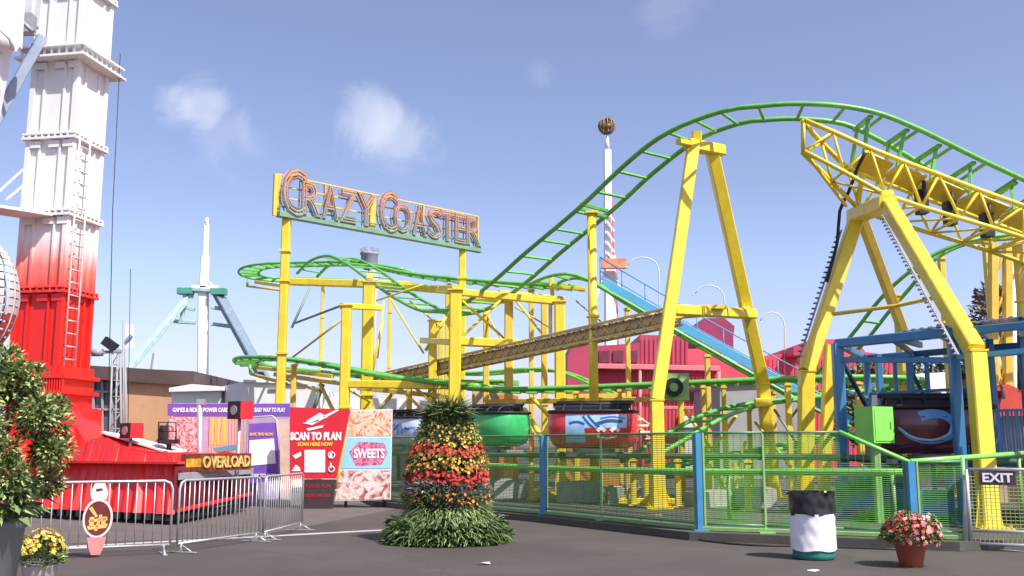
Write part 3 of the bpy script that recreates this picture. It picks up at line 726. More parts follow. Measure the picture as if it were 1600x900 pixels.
# picket railing
rl = MB(); r0 = GX(1508, 19.75, PZ); r1 = GX(1760, 18.0, PZ)
for z in (.08, 1.0): rl.beam(r0 + UP * z, r1 + UP * z, .05)
for i in range(34): p = r0.lerp(r1, i / 33); rl.beam(p + UP * .08, p + UP * 1.0, .028 if i % 2 else .07, .03)
rl.build('picket_railing', mat('railing_blue', (.07, .2, .42), .45, var=.2), st)
# lower blue machinery under the station
ml = MB(); ml.box(GX(1365, 20.8, .62), (1.3, .8, .55)); ml.box(GX(1400, 20.4, 1.02), (.5, .5, .3)); ml.tube([GX(1330, 20.3, 1.0), GX(1385, 20.3, 1.0)], .2, 14); ml.box(GX(1440, 19.8, .5), (1.0, .6, .5))
ml.build('machinery', mat('machine_blue', (.03, .12, .3), .5, var=.25, dirt=.4), st)
for t_ in (.3, .62, .85):
    p = A.lerp(B_, t_) + dep; q = MB(); q.beam(V((p.x, p.y, DZ)), p, .09); q.build('post', BLU, st)
q = MB()
for z in (2.2, 2.9): q.beam(A + dep + UP * (z - 3.8), B_ + dep + UP * (z - 3.8), .07)
q.beam(A + UP * -1.0, A + dep + UP * -1.0, .08); q.build('side_rail', BLU, st)
for a, b_ in ((B_.lerp(C_, .35), 0), (B_.lerp(C_, .7), 0)):
    q = MB(); q.beam(V((a.x, a.y, PZ)) + dep * .5, a + dep * .5, .12); q.build('post', BLU, st)
q = MB(); q.beam(B_ + dep * .5 - UP * .3, C_ + dep * .5 - UP * .3, .14); q.beam(B_ - UP * .5, C_ - UP * .45, .1); q.build('roof_beam', BLUL, st)
# green control box
cbx = thing('control_box', 'light green metal control box left of the maroon car', 'box', GX(1364, 19.6, 1.2))
q = MB(); ctr = P(1366, 664, 19.6); q.box(ctr, (.56, .46, .7), rz=R(28)); o1 = q.build('cabinet', GRNL, cbx)
q = MB(); M_ = Matrix.Rotation(R(28), 3, 'Z'); q.box(ctr + M_ @ V((0, -.237, .0)), (.48, .012, .62), rz=R(28)); q.box(ctr + M_ @ V((.18, -.255, 0)), (.03, .03, .12), rz=R(28)); q.build('door', GRNL, cbx)
q = MB(); q.beam(V((ctr.x, ctr.y, DZ)), V((ctr.x, ctr.y, ctr.z - .37)), .14); q.build('stand', GRNF, cbx)
# ================================================================== fence
fn = thing('mesh_fence', 'green mesh fence with blue posts around the roller coaster', 'fence', GX(1095, 17.8))
tops = [1.83, 1.83, 1.83, 1.84, 1.33, 1.35]
def fpost(p, zt, w=.12):
    q = MB(); q.beam(V((p.x, p.y, DZ)), V((p.x, p.y, zt)), w, w, mi=0); 
    q.box((p.x, p.y, DZ + .01), (.26, .26, .02), mi=0)
    d_ = V((1, -.9, 0)).normalized()
    for s_ in ((-1, 1) if w > .1 else ()): q.beam(V((p.x, p.y, DZ)) + d_ * s_ * (w / 2 + .03), V((p.x, p.y, zt)) + d_ * s_ * (w / 2 + .03), .035, .035, mi=1)
    return q.build('fence_post', [mat('post_blue', (.05, .24, .45), .45, var=.15, dirt=.3) if w > .1 else GRNF, GRNF], fn)
def panel(a, b_, za, zb, vert=.12, hz=.034, m=None):
    q = MB(); zl = DZ + .12
    A0 = V((a.x, a.y, zl)); B0_ = V((b_.x, b_.y, zl)); A1 = V((a.x, a.y, za)); B1_ = V((b_.x, b_.y, zb))
    q.tube([A1, B1_], .022, 8); q.tube([A0, B0_], .02, 8)
    pn = q.build('fence_panel', TEAL, fn)
    q = MB(); L_ = (B0_ - A0).length; n_ = int((max(za, zb) - zl) / hz)
    for i in range(1, n_):
        z = zl + i * hz
        if z < min(za, zb): q.tube([V((a.x, a.y, z)), V((b_.x, b_.y, z))], .0062, 4)
    n_ = int(L_ / vert)
    for i in range(1, n_):
        t = i / n_; q.tube([A0.lerp(B0_, t), A1.lerp(B1_, t)], .0035, 4)
    q.build('wire_mesh', mat('wire_green', (.11, .32, .06), .5, var=.3), pn)
FP = [FEN[0], FEN[0].lerp(FEN[1], .5), FEN[1], FEN[1].lerp(FEN[2], .42), FEN[2], FEN[2].lerp(FEN[3], .47), FEN[3]]
for i in range(len(FP) - 1): panel(FP[i], FP[i + 1], 1.83, 1.83)
panel(FEN[3], FEN[4], 1.84, 1.33); panel(FEN[4], FEN[5], 1.33, 1.36)
for p in FP[:5]: fpost(p, 1.83, .14 if p in (FEN[1], FEN[2]) else .04)
fpost(FP[5], 1.83, .04); fpost(FEN[4], 1.36, .15)
q = MB(); q.tube([V((FEN[4].x, FEN[4].y, 1.35)), GX(1530, 17.4, 1.42), GX(1640, 19.5, 1.5)], .045, 8); q.tube([V((FEN[3].x, FEN[3].y, 1.84)), V((FEN[4].x, FEN[4].y, 1.34))], .035, 8)
q.build('top_rail', GRNL, fn)
for u, Y in ((1512, 16.9), (1600, 18.6)): p = GX(u, Y, DZ); MB().tube([p, V((p.x, p.y, 1.42))], .035, 8).build('fence_post', GRNF, fn)
# bottom sill of the fence
q = MB()
for a, b_ in zip(FEN[:-1], FEN[1:]): q.beam(V((a.x, a.y - .02, DZ + .04)), V((b_.x, b_.y - .02, DZ + .04)), .08, .07)
q.build('sill', GRNF, fn)
# exit gate
eg = thing('exit_gate', 'grey steel gate with a small EXIT sign', 'gate', GX(1518, 15.9))
a0 = GX(1518, 15.9, .06); a1 = GX(1680, 15.3, .06)
q = MB(); zt = 1.24
for p in (a0, a1): q.tube([p, V((p.x, p.y, zt))], .03, 8)
for z in (.1, .3, zt): q.tube([V((a0.x, a0.y, z)), V((a1.x, a1.y, z))], .025, 8)
q.tube([GX(1510, 15.95, 0), GX(1510, 15.95, 1.15)], .05, 10)
q.build('gate_frame', STEEL, eg)
q = MB()
for i in range(1, 22): p = a0.lerp(a1, i / 22); q.tube([V((p.x, p.y, .1)), V((p.x, p.y, zt))], .006, 4)
for i in range(1, 18): z = .3 + i * .055; q.tube([V((a0.x, a0.y, z)), V((a1.x, a1.y, z))], .005, 4)
q.build('wire_mesh', mat('wire_yellow_green', (.35, .42, .12), .5, var=.2), eg)
e0 = GX(1531, 15.8, 1.0); e1 = GX(1588, 15.6, 1.0); er = (e1 - e0).normalized()
q = MB(); q.prism([e0 + UP * 0, e1 + UP * 0, e1 + UP * .23, e0 + UP * .23], V((0, .015, 0)), 0)
put_text(q, 'EXIT', e0 + er * .04 + UP * .045 - V((0, .008, 0)), er, UP, (e1 - e0).length - .08, .14, .004, 1, bold=.03)
q.build('exit_sign', [mat('sign_brown', (.07, .04, .05), .5), CREAM], eg)
# ================================================================== barrel & pots
bc = GX(1272, 14.7); bl = thing('trash_barrel', 'steel drum litter barrel with a white wrap and black bag liner by the fence', 'barrel', bc)
prof = [(.27, 0), (.29, .02), (.3, .06), (.29, .1), (.3, .14), (.3, .5), (.31, .52), (.3, .54), (.3, .86), (.31, .88), (.3, .9), (.27, .9), (.27, .6)]
MB().lathe(prof, bc, 32).build('drum', mat('teal_drum', (.02, .17, .15), .45, var=.2, dirt=.3), bl)
def wrinkle(r, z0, z1, amp, nz, seed, m, name, n=64, drop=0):
    rr = random.Random(seed); q = MB(); ph = [rr.uniform(0, 6) for _ in range(6)]
    for k in range(nz + 1):
        z = z0 + (z1 - z0) * k / nz
        for j in range(n):
            a = 2 * math.pi * j / n
            d_ = amp * (math.sin(a * 3 + ph[0] + z * 9) + .7 * math.sin(a * 7 + ph[1] - z * 14) + .5 * math.sin(a * 13 + ph[2] + z * 23) + .4 * math.sin(z * 31 + ph[3] + a * 2))
            zz = z + (drop * math.sin(a * 5 + ph[4]) * (1 if k in (0,) else 0))
            q.v.append(bc + V(((r + d_) * math.cos(a), (r + d_) * math.sin(a), zz)))
    for k in range(nz):
        for j in range(n):
            j2 = (j + 1) % n; q.face((k * n + j, k * n + j2, (k + 1) * n + j2, (k + 1) * n + j), 0, True)
    return q.build(name, m, bl)
wrinkle(.318, .13, .64, .005, 20, 3, mat('white_wrap', (.8, .79, .8), .5, var=.05), 'wrap', drop=.01)
wrinkle(.322, .63, .95, .007, 14, 8, mat('black_bag', (.012, .011, .014), .3, var=.3, spec=.7), 'bag_liner', drop=.02)
q = MB()
for i in range(30):
    a = rnd.uniform(0, 6.28); r = rnd.uniform(.24, .31); q.leaf(bc + V((r * math.cos(a), r * math.sin(a), .9)), V((math.cos(a), math.sin(a), rnd.uniform(.3, 1.5))), .08, .06)
q.build('bag_rim', mat('black_bag', ()), bl)
def dome_plant(root, c, rx, rz, n, L, w, m, name, ry=None, lo=-.15):
    q = MB()
    for _ in range(n):
        a = rnd.uniform(0, 2 * math.pi); e = math.asin(rnd.uniform(lo, 1)); k = rnd.uniform(.55, 1.0)
        d_ = V((math.cos(a) * math.cos(e), math.sin(a) * math.cos(e), math.sin(e)))
        p = c + V((d_.x * rx * k, d_.y * (ry or rx) * k, d_.z * rz * k))
        q.leaf(p, d_ + V((rnd.uniform(-.6, .6), rnd.uniform(-.6, .6), rnd.uniform(-.3, .5))), L * rnd.uniform(.6, 1.3), w * rnd.uniform(.7, 1.2))
    return q.build(name, m, root)
def flowers(root, c, rx, rz, n, size, m, name, lo=0.0, side=None):
    q = MB()
    for _ in range(n):
        a = rnd.uniform(0, 2 * math.pi); e = math.asin(rnd.uniform(lo, 1)); k = rnd.uniform(.9, 1.08)
        d_ = V((math.cos(a) * math.cos(e), math.sin(a) * math.cos(e), math.sin(e)))
        p = c + V((d_.x * rx * k, d_.y * rx * k, d_.z * rz * k))
        blossom(q, p, d_, size * rnd.uniform(.7, 1.2))
    return q.build(name, m, root)
def blossom(q, p, d_, s, n=6):
    d_ = V(d_).normalized(); a = d_.orthogonal().normalized(); b_ = d_.cross(a)
    o = len(q.v); q.v.append(p + d_ * s * .1); k = n * 2; ph = rnd.uniform(0, 3)
    for j in range(k):
        an = 2 * math.pi * j / k + ph; r = s * (.5 if j % 2 == 0 else .3); q.v.append(p + (a * math.cos(an) + b_ * math.sin(an)) * r + d_ * s * (.18 if j % 2 == 0 else .05))
    for j in range(k): q.face((o, o + 1 + j, o + 1 + (j + 1) % k))
pc = GX(1424, 13.8); pt = thing('flower_pot', 'terracotta pot of red and white begonias beside the fence corner', 'flower pot', pc)
MB().lathe([(.13, 0), (.15, .01), (.2, .27), (.225, .28), (.225, .34), (.2, .34), (.19, .28)], pc, 28).build('pot', TERRA, pt)
dome_plant(pt, pc + V((0, 0, .36)), .36, .3, 1100, .09, .05, FERN, 'foliage')
flowers(pt, pc + V((.0, 0, .38)), .36, .32, 150, .075, FRED, 'red_flowers', lo=.05)
flowers(pt, pc + V((.02, 0, .37)), .39, .33, 90, .075, FPNK, 'pink_flowers', lo=-.2)
flowers(pt, pc + V((.08, .05, .4)), .37, .34, 70, .07, FWHT, 'white_flowers', lo=-.1)
yc = GX(60, 12.1); yp = thing('flower_pot', 'low pot of yellow flowers in front of the tall grey planter', 'flower pot', yc)
MB().lathe([(.14, 0), (.17, .02), (.2, .2), (.21, .22), (.18, .22)], yc, 24).build('pot', mat('pale_pot', (.5, .46, .42), .8, var=.12), yp)
dome_plant(yp, yc + V((0, 0, .28)), .27, .24, 900, .08, .045, FERN, 'foliage')
flowers(yp, yc + V((0, 0, .34)), .27, .27, 130, .075, FYEL, 'yellow_flowers', lo=.1)
flowers(yp, yc + V((0, 0, .33)), .27, .26, 40, .05, mat('rust_petals', (.3, .09, .02), .6), 'rust_flowers', lo=.1)
# tall planter with shrub at the left edge
sc = GX(-44, 9.2); sh = thing('potted_shrub', 'leafy shrub in a tall grey planter at the left edge', 'shrub', sc)
MB().lathe([(.26, 0), (.29, .03), (.37, .86), (.4, .88), (.4, .94), (.35, .94), (.33, .85)], sc, 36).build('planter', mat('planter_grey', (.2, .22, .22), .5, var=.12, dirt=.2), sh)
q = MB(); 
for k in range(7):
    a = rnd.uniform(0, 6.28); r = rnd.uniform(.1, .3); q.tube(spline([sc + V((0, 0, .85)), sc + V((r * .4 * math.cos(a), r * .4 * math.sin(a), 1.3)), sc + V((r * math.cos(a), r * math.sin(a), 1.9)), sc + V((r * 1.5 * math.cos(a), r * 1.5 * math.sin(a), 2.3))], .15), .02, 6)
q.build('stems', BARK, sh)
def clumpy(root, cl, n, L, w, m, name, seed=1):
    r_ = random.Random(seed); q = MB()
    for _ in range(n):
        c, r, rz = r_.choice(cl)
        while True:
            d_ = V((r_.uniform(-1, 1), r_.uniform(-1, 1), r_.uniform(-1, 1)))
            if .35 < d_.length < 1: break
        p = V(c) + V((d_.x * r, d_.y * r, d_.z * rz))
        q.leaf(p, d_ + V((r_.uniform(-.7, .7), r_.uniform(-.7, .7), r_.uniform(-.5, .6))), L * r_.uniform(.6, 1.3), w * r_.uniform(.7, 1.2))
    return q.build(name, m, root)
cl = []
r_ = random.Random(5)
for k in range(30):
    a = r_.uniform(0, 6.28); z = r_.uniform(1.25, 2.3); rr = (.62 if z < 2 else .4) * math.sqrt(r_.random()); cl.append((sc + V((rr * math.cos(a), rr * math.sin(a), z)), r_.uniform(.12, .24), r_.uniform(.1, .2)))
cl += [(sc + V((.52, -.1, 1.85)), .14, .1), (sc + V((.1, 0, 2.4)), .16, .12), (sc + V((.6, 0, 1.55)), .12, .12)]
clumpy(sh, cl, 9000, .06, .032, LEAF, 'foliage', 2)
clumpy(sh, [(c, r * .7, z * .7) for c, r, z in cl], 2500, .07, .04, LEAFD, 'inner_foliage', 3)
q = MB()
for k in range(240):     # broad leaves drooping over the rim
    a = rnd.uniform(-2.4, 1.6); r = rnd.uniform(.2, .42); q.leaf(sc + V((r * math.cos(a), r * math.sin(a), rnd.uniform(.95, 1.25))), V((math.cos(a), math.sin(a), rnd.uniform(-.3, .5))), rnd.uniform(.14, .26), .1, bend=.5)
q.build('broad_leaves', FERN, sh)
# ================================================================== tiered flower tower
fc = GX(697, 17.3); ft = thing('flower_tower', 'tiered flower tower with bands of red and yellow blooms over a fern skirt', 'flower display', fc)
MB().lathe([(.75, 0), (.78, .3), (.6, .42), (.54, .8), (.5, 1.4), (.4, 1.75), (.28, 2.1), (.12, 2.2)], fc, 28).build('tier_core', mat('dark_soil', (.03, .025, .02), .9, var=.3), ft)
def band(z0, z1, r0, r1, n, fn_, m, name, **kw):
    q = MB()
    for _ in range(n):
        t = rnd.random(); a = rnd.uniform(0, 2 * math.pi); r = r0 + (r1 - r0) * t + rnd.uniform(-.05, .06) + .03 * math.sin(a * 7 + z0 * 5); z = z0 + (z1 - z0) * t + rnd.gauss(0, .025) + .03 * math.sin(a * 3 + z1)
        o_ = V((math.cos(a), math.sin(a), 0)); fn_(q, fc + V((r * o_.x, r * o_.y, z)), o_)
    return q.build(name, m, ft)
def lf(L, w, up=.4): return lambda q, p, o_: q.leaf(p, o_ + V((rnd.uniform(-.6, .6), rnd.uniform(-.6, .6), rnd.uniform(up - .6, up + .6))), L * rnd.uniform(.6, 1.3), w)
def bl_(s): return lambda q, p, o_: blossom(q, p + o_ * .03, o_ + V((rnd.uniform(-.4, .4), rnd.uniform(-.4, .4), rnd.uniform(0, .9))), s * rnd.uniform(.7, 1.3))
q = MB()   # arching strap leaves of the skirt
for _ in range(2400):
    a = rnd.uniform(0, 2 * math.pi); o_ = V((math.cos(a), math.sin(a), 0)); t = rnd.random(); r = .58 + .44 * (1 - t) * rnd.uniform(.6, 1); z = .06 + .5 * t; Lf = rnd.uniform(.14, .32)
    sdv = V((-o_.y, o_.x, 0)); lean = rnd.uniform(-.8, .8); wd = rnd.uniform(.011, .022); up = rnd.uniform(.2, 1.1); pr_ = None
    o0 = len(q.v)
    for i in range(5):
        t_ = i / 4; p = fc + o_ * (r + Lf * t_ * .8) + sdv * lean * Lf * t_ + UP * max(.02, z + up * Lf * t_ - .9 * Lf * t_ * t_); wv = wd * (1 - t_ ** 2 * .95)
        q.v.append(p + sdv * wv); q.v.append(p - sdv * wv)
        if i: k_ = o0 + 2 * i; q.face((k_ - 2, k_ - 1, k_ + 1, k_))
q.build('fern_skirt', FERN, ft)
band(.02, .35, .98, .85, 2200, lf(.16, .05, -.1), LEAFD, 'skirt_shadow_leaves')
band(.6, .84, .66, .66, 700, lf(.1, .04), FERN, 'green_tier'); band(.66, .84, .7, .68, 130, bl_(.06), FORG, 'orange_flowers')
band(.8, 1.0, .64, .62, 900, lf(.12, .035), SILV, 'silver_tier')
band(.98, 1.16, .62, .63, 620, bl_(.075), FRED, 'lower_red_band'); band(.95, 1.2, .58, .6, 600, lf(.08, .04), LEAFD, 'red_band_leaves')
band(1.16, 1.46, .6, .56, 1000, lf(.1, .04), FERN, 'middle_leaves'); band(1.18, 1.44, .62, .58, 420, bl_(.055), FYEL, 'yellow_band'); band(1.22, 1.36, .65, .62, 90, bl_(.07), FORG, 'orange_flowers')
band(1.44, 1.6, .58, .53, 520, bl_(.07), leafmat('scarlet_petals', (.5, .04, .01), (.62, .12, .04)), 'upper_red_band')
band(1.6, 1.98, .5, .37, 1000, lf(.1, .035), FERN, 'upper_leaves'); band(1.6, 1.95, .52, .39, 420, bl_(.05), FYEL, 'upper_yellow_flowers')
band(1.95, 2.25, .36, .22, 900, lf(.12, .04), LEAFD, 'top_leaves')
q = MB()
for _ in range(520):
    a = rnd.uniform(0, 6.28); r = rnd.uniform(0, .25); e = rnd.uniform(.1, 1.4); q.leaf(fc + V((r * math.cos(a), r * math.sin(a), 2.1)), V((math.cos(a) * math.cos(e), math.sin(a) * math.cos(e), math.sin(e))), rnd.uniform(.25, .5), .022, bend=.5)
q.build('grass_tuft', GRASSL, ft)
# ================================================================== barricades
def barricade(a, b_, label):
    t = thing('crowd_barrier', label, 'barrier', a, 'grey steel crowd barriers')
    d_ = (b_ - a).normalized(); L_ = (b_ - a).length; n = V((-d_.y, d_.x, 0)); H_ = 1.08; z0 = .14
    def pt_(x, z): return a + d_ * x + UP * z
    cr = .12; fr_ = [pt_(.03, z0), pt_(.03, H_ - cr), pt_(.065, H_ - .035), pt_(.03 + cr, H_), pt_(L_ - .03 - cr, H_), pt_(L_ - .065, H_ - .035), pt_(L_ - .03, H_ - cr), pt_(L_ - .03, z0)]
    q = MB(); q.tube(fr_, .02, 8); q.tube([pt_(.03, z0), pt_(L_ - .03, z0)], .017, 8); q.build('frame', STEEL, t)
    nb = 18; q = MB()
    for i in range(1, nb): x = .03 + (L_ - .06) * i / nb; q.tube([pt_(x, z0), pt_(x, H_)], .0085, 6)
    q.build('bars', STEEL, t)
    for x in (.12, L_ - .12):
        q = MB(); q.tube([pt_(x, z0), pt_(x, .03)], .017, 6); q.beam(pt_(x, .012) - n * .28, pt_(x, .012) + n * .28, .06, .012); q.tube([pt_(x, .12) , pt_(x, .02) - n * .2], .01, 6); q.build('foot', STEEL, t)
    return t
k0 = GX(268, 15.35); k1 = GX(406, 17.4); k2 = GX(472, 19.7); dirL = (GX(100, 14.7) - k0).normalized()
b1 = barricade(k0 + dirL * 2.35, k0, 'grey steel crowd barrier carrying the round red emblem plate')
barricade(k0 + V((.04, .05, 0)), k1, 'grey steel crowd barrier in front of the dark side of the red trailer')
barricade(k1 + V((.03, .05, 0)), k2, 'grey steel crowd barrier at the right end, turned away beside the banners')
# emblem plate hung on the barrier
ec = k0 + dirL * ((268 - 147) / 168 * (GX(100, 14.7) - k0).length); ec.z = .56; en = V((-dirL.y, dirL.x, 0)); en = en if en.y < 0 else -en
er = -dirL; ec = ec + en * .04
em = thing('emblem_plate', 'round red and gold emblem plate with white scroll ends hanging on the barrier', 'sign', ec)
def disc(q, c, r, ry, t, mi, n=32): q.prism([c + er * (r * math.cos(2 * math.pi * j / n)) + UP * (ry * math.sin(2 * math.pi * j / n)) for j in range(n)], en * t, mi)
q = MB(); disc(q, ec, .205, .28, .012, 0); disc(q, ec + en * .012, .175, .245, .006, 1)
def quadp(q, pts, t, mi, base=0): q.prism([ec + er * x + UP * z + en * base for x, z in pts], en * t, mi)
quadp(q, [(-.1, .27), (.1, .27), (.12, .36), (.07, .5), (-.07, .5), (-.12, .36)], .012, 0); quadp(q, [(-.04, .38), (.05, .4), (.03, .43), (-.05, .42)], .004, 3, .012)
quadp(q, [(-.13, -.27), (.13, -.27), (.1, -.42), (.06, -.52), (-.06, -.52), (-.1, -.42)], .012, 4)
for pts in ([(-.13, .14), (-.09, .17), (.0, .03), (-.03, .01)], [(-.11, .02), (-.05, .02), (-.05, -.12), (-.11, -.12)], [(-.12, -.02), (.13, .01), (.13, -.035), (-.12, -.06)], [(.02, .05), (.06, .05), (.0, -.18), (-.04, -.18)], [(-.14, -.11), (.14, -.08), (.12, -.14), (-.12, -.16)], [(.06, .02), (.12, .02), (.1, -.1), (.05, -.1)]):
    quadp(q, pts, .006, 2, .018)
q.build('plate', [mat('plate_rim', (.75, .6, .55), .4), mat('plate_maroon', (.13, .02, .02), .4, var=.4), mat('gold_ink', (.75, .42, .12), .4, var=.2), DKPR, mat('plate_rose', (.6, .2, .2), .5, var=.2)], em)
# ================================================================== red thrill ride at the left
TX, TY = P(86, 460, 25.9).x, 25.9
ride = thing('thrill_ride', 'tall white and red ride tower standing on a red trailer at the left', 'amusement ride', V((TX, TY, 0)))
def towermat():
    m = bpy.data.materials.new('tower_paint'); m.use_nodes = True; nt = m.node_tree; n = nt.nodes; l = nt.links; b = n['Principled BSDF']
    tc = n.new('ShaderNodeTexCoord'); sp_ = n.new('ShaderNodeSeparateXYZ'); l.new(tc.outputs['Object'], sp_.inputs[0])
    mp = n.new('ShaderNodeMapping'); mp.inputs['Scale'].default_value = (5, 5, .5); l.new(tc.outputs['Object'], mp.inputs['Vector'])
    ns = n.new('ShaderNodeTexNoise'); ns.inputs['Scale'].default_value = 1.5; ns.inputs['Detail'].default_value = 5; l.new(mp.outputs[0], ns.inputs['Vector'])
    ad = n.new('ShaderNodeMath'); ad.operation = 'MULTIPLY_ADD'; l.new(ns.outputs['Fac'], ad.inputs[0]); ad.inputs[1].default_value = .9; l.new(sp_.outputs['Z'], ad.inputs[2])
    mr = n.new('ShaderNodeMapRange'); mr.inputs[1].default_value = 5.9; mr.inputs[2].default_value = 7.4; l.new(ad.outputs[0], mr.inputs[0])
    cr = n.new('ShaderNodeValToRGB'); cr.color_ramp.elements[0].color = (.74, .018, .012, 1); cr.color_ramp.elements[1].color = (.78, .76, .75, 1)
    e = cr.color_ramp.elements.new(.5); e.color = (.78, .2, .16, 1)
    l.new(mr.outputs[0], cr.inputs['Fac']); l.new(cr.outputs[0], b.inputs['Base Color']); b.inputs['Roughness'].default_value = .4; b.inputs['Coat Weight'].default_value = .2
    return m
TM = towermat(); s = 1.36; h = s / 2
zlev = [P(90, v, 25.9).z for v in (640, 590, 462, 345, 228, 108, -5)] + [16.5]
def section(z0, z1, name='mast_section'):
    q = MB(); c = V((TX, TY, 0)); q.box((TX, TY, (z0 + z1) / 2), (s * .92, s * .92, z1 - z0))
    for sx in (-1, 1):
        for sy in (-1, 1): q.box((TX + sx * (h - .05), TY + sy * (h - .05), (z0 + z1) / 2), (.14, .14, z1 - z0))
    for k in (-.22, .22):
        q.box((TX + k * s, TY - h + .05, (z0 + z1) / 2), (.06, .1, z1 - z0 - .3)); q.box((TX + h - .05, TY + k * s, (z0 + z1) / 2), (.1, .06, z1 - z0 - .3))
    return q.build(name, TM, ride)
for z0, z1 in zip(zlev[1:-1], zlev[2:]): section(z0 + .002, z1)
for i, z in enumerate(zlev[2:-1]):
    q = MB(); e = .1 if i != 3 else .34
    q.box((TX, TY, z), (s + 2 * e, s + 2 * e, .06)); q.box((TX, TY, z + (.28 if i == 3 else .12)), (s + 2 * e * .9, s + 2 * e * .9, .05))
    for j in range(-4, 5):
        for a_ in ((j / 4.0 * (h + e * .6), -(h + e * .6)), (h + e * .6, j / 4.0 * (h + e * .6))): q.box((TX + a_[0], TY + a_[1], z + (.14 if i == 3 else .06)), (.05, .05, .25 if i == 3 else .1))
    for j in (-.3, .1, .4): q.box((TX + j * s, TY - h - .01, z - .16), (.3, .05, .18))
    q.build('flange', TM, ride)
# ribbed red base
q = MB(); q.box((TX + .15, TY, (zlev[0] + zlev[1]) / 2), (s * 1.02, s, zlev[1] - zlev[0] + .5))
for zz in (zlev[1] - .02, (zlev[0] + zlev[1]) / 2, zlev[0]): q.box((TX + .15, TY, zz), (s * 1.2, s * 1.15, .09))
for j in range(22):
    x = TX + .15 - s * .56 + j * s * 1.12 / 21
    q.box((x, TY - s * .54, (zlev[0] + zlev[1]) / 2), (.03, .06, zlev[1] - zlev[0]))
q.build('ribbed_base', REDP, ride)
MB().box((TX + .25, TY, 1.7), (s * 1.2, s * 1.2, 1.7)).beam((TX + 1.0, TY - .4, 2.4), (TX + 2.2, TY - .6, 1.3), .3).build('mast_foot', REDP, ride)
# ladder on the right face beside the front corner
q = MB(); lx = TX + h + .13; ly0 = TY - h + .08; zz0, zz1 = zlev[1] - .1, zlev[4] + .1
for dy in (0, .46): q.tube([(lx, ly0 + dy, zz0), (lx, ly0 + dy, zz1)], .028, 6)
k = zz0 + .2
while k < zz1: q.tube([(lx, ly0, k), (lx, ly0 + .46, k)], .018, 6); k += .33
for k in zlev[1:5]: q.beam((lx, ly0, k), (lx - .15, ly0, k), .03); q.beam((lx, ly0 + .46, k), (lx - .15, ly0 + .46, k), .03)
q.build('ladder', mat('ladder_pale', (.6, .5, .47), .5, var=.15), ride)
# the whole mast stands turned ten degrees
RM = Matrix.Rotation(R(-10), 4, 'Z')
for o_ in kids(ride): o_.data.transform(RM)
# swinging arm and gondola parts at the upper left
q = MB(); q.beam(P(66, 58, 25), P(-70, 300, 23.6), .2, .25); arm = q.build('swing_arm', mat('arm_slate', (.25, .3, .38), .45, var=.15), ride)
q = MB(); q.beam(P(12, -60, 22.5), P(4, 70, 22.5), .68, .7); q.tube([P(-40, 66, 22.2), P(20, 60, 22.2)], [.3, .3], 16); q.beam(P(-2, 70, 22.5), P(-24, 185, 22.5), .5, .5)
q.tube([P(-30, 50, 21.9), P(0, 45, 21.7), P(16, 60, 21.8), P(20, 78, 22)], .05, 6)
q.build('arm_head', WHT, ride)
q = MB(); q.beam(P(52, -40, 24.6), P(44, 40, 24.4), .42, .4); q.build('arm_housing', mat('housing_grey', (.45, .48, .5), .5, var=.12, dirt=.3), ride)
q = MB(); q.box(P(42, 38, 23.6), (.35, .3, .5)); q.tube([P(30, 30, 23.3), P(52, 50, 23.3)], .06, 6); q.build('hydraulic_unit', GRY, ride)
q = MB(); q.beam(P(-40, 322, 23.6), P(64, 338, 25.3), .9, .08); q.build('service_platform', WHT, ride)
q = MB(); q.tube([P(-20, 316, 23.6), P(36, 265, 25.2)], .03, 6); q.tube([P(10, 312, 24), P(36, 290, 25.2)], .03, 6); q.build('platform_stays', WHT, ride)
MB().tube([P(188, 84, 26.5), P(176, 330, 26.5), GX(166, 26.5)], .012, 5).tube([P(204, 420, 26.4), GX(198, 26.4)], .01, 5).build('stay_wire', BLK, ride)
# round perforated gondola shell
q = MB(); gc = P(-45, 465, 22.5)
for i in range(24):
    for j in range(20):
        a0_, a1_ = -math.pi / 2 + math.pi * i / 24, -math.pi / 2 + math.pi * (i + 1) / 24; w0 = math.pi * 2 * j / 20; w1 = math.pi * 2 * (j + .78) / 20
        ring_ = []
        for aa, wv in ((a0_, w0), (a0_, w1), (a0_ + (a1_ - a0_) * .8, w1), (a0_ + (a1_ - a0_) * .8, w0)):
            ring_.append(gc + V((1.02 * math.cos(aa) * math.cos(wv), 1.02 * math.cos(aa) * math.sin(wv), 1.45 * math.sin(aa))))
        q.add(ring_, [(0, 1, 2, 3)], 0 if i > 9 else 1, False)
for j in range(10):
    w0 = math.pi * 2 * j / 10; q.tube([gc + V((1.0 * math.cos(aa) * math.cos(w0), 1.0 * math.cos(aa) * math.sin(w0), 1.43 * math.sin(aa))) for aa in [(-1.5 + 3.0 * k / 14) for k in range(15)]], .02, 4)
q.lathe([(.3, -1.3), (.5, -.6), (.45, .8), (.2, 1.3)], gc, 12, mi=0)
q.tube([gc + V((0, 0, -1.4)), V((gc.x, gc.y, .9))], .18, 10, mi=1)
q.build('gondola_cage', [mat('cage_grey', (.5, .46, .44), .5, var=.15), mat('cage_red', (.35, .05, .04), .5, var=.2)], ride)
# trailer base
c0 = GX(272, 20.8); cR = GX(388, 25.4); cL_ = GX(60, 22.8); cLL = GX(-120, 24.5)
def zp(p, z): return V((p.x, p.y, z))
tb = MB()
base = [cLL, cL_, c0, cR, cR + V((-1.5, 2.5, 0)), cLL + V((0, 6, 0))]
tb.prism([zp(p, 1.28) for p in base], (0, 0, -.05)) 
n0 = (c0 + V((-.15, .35, 0))); 
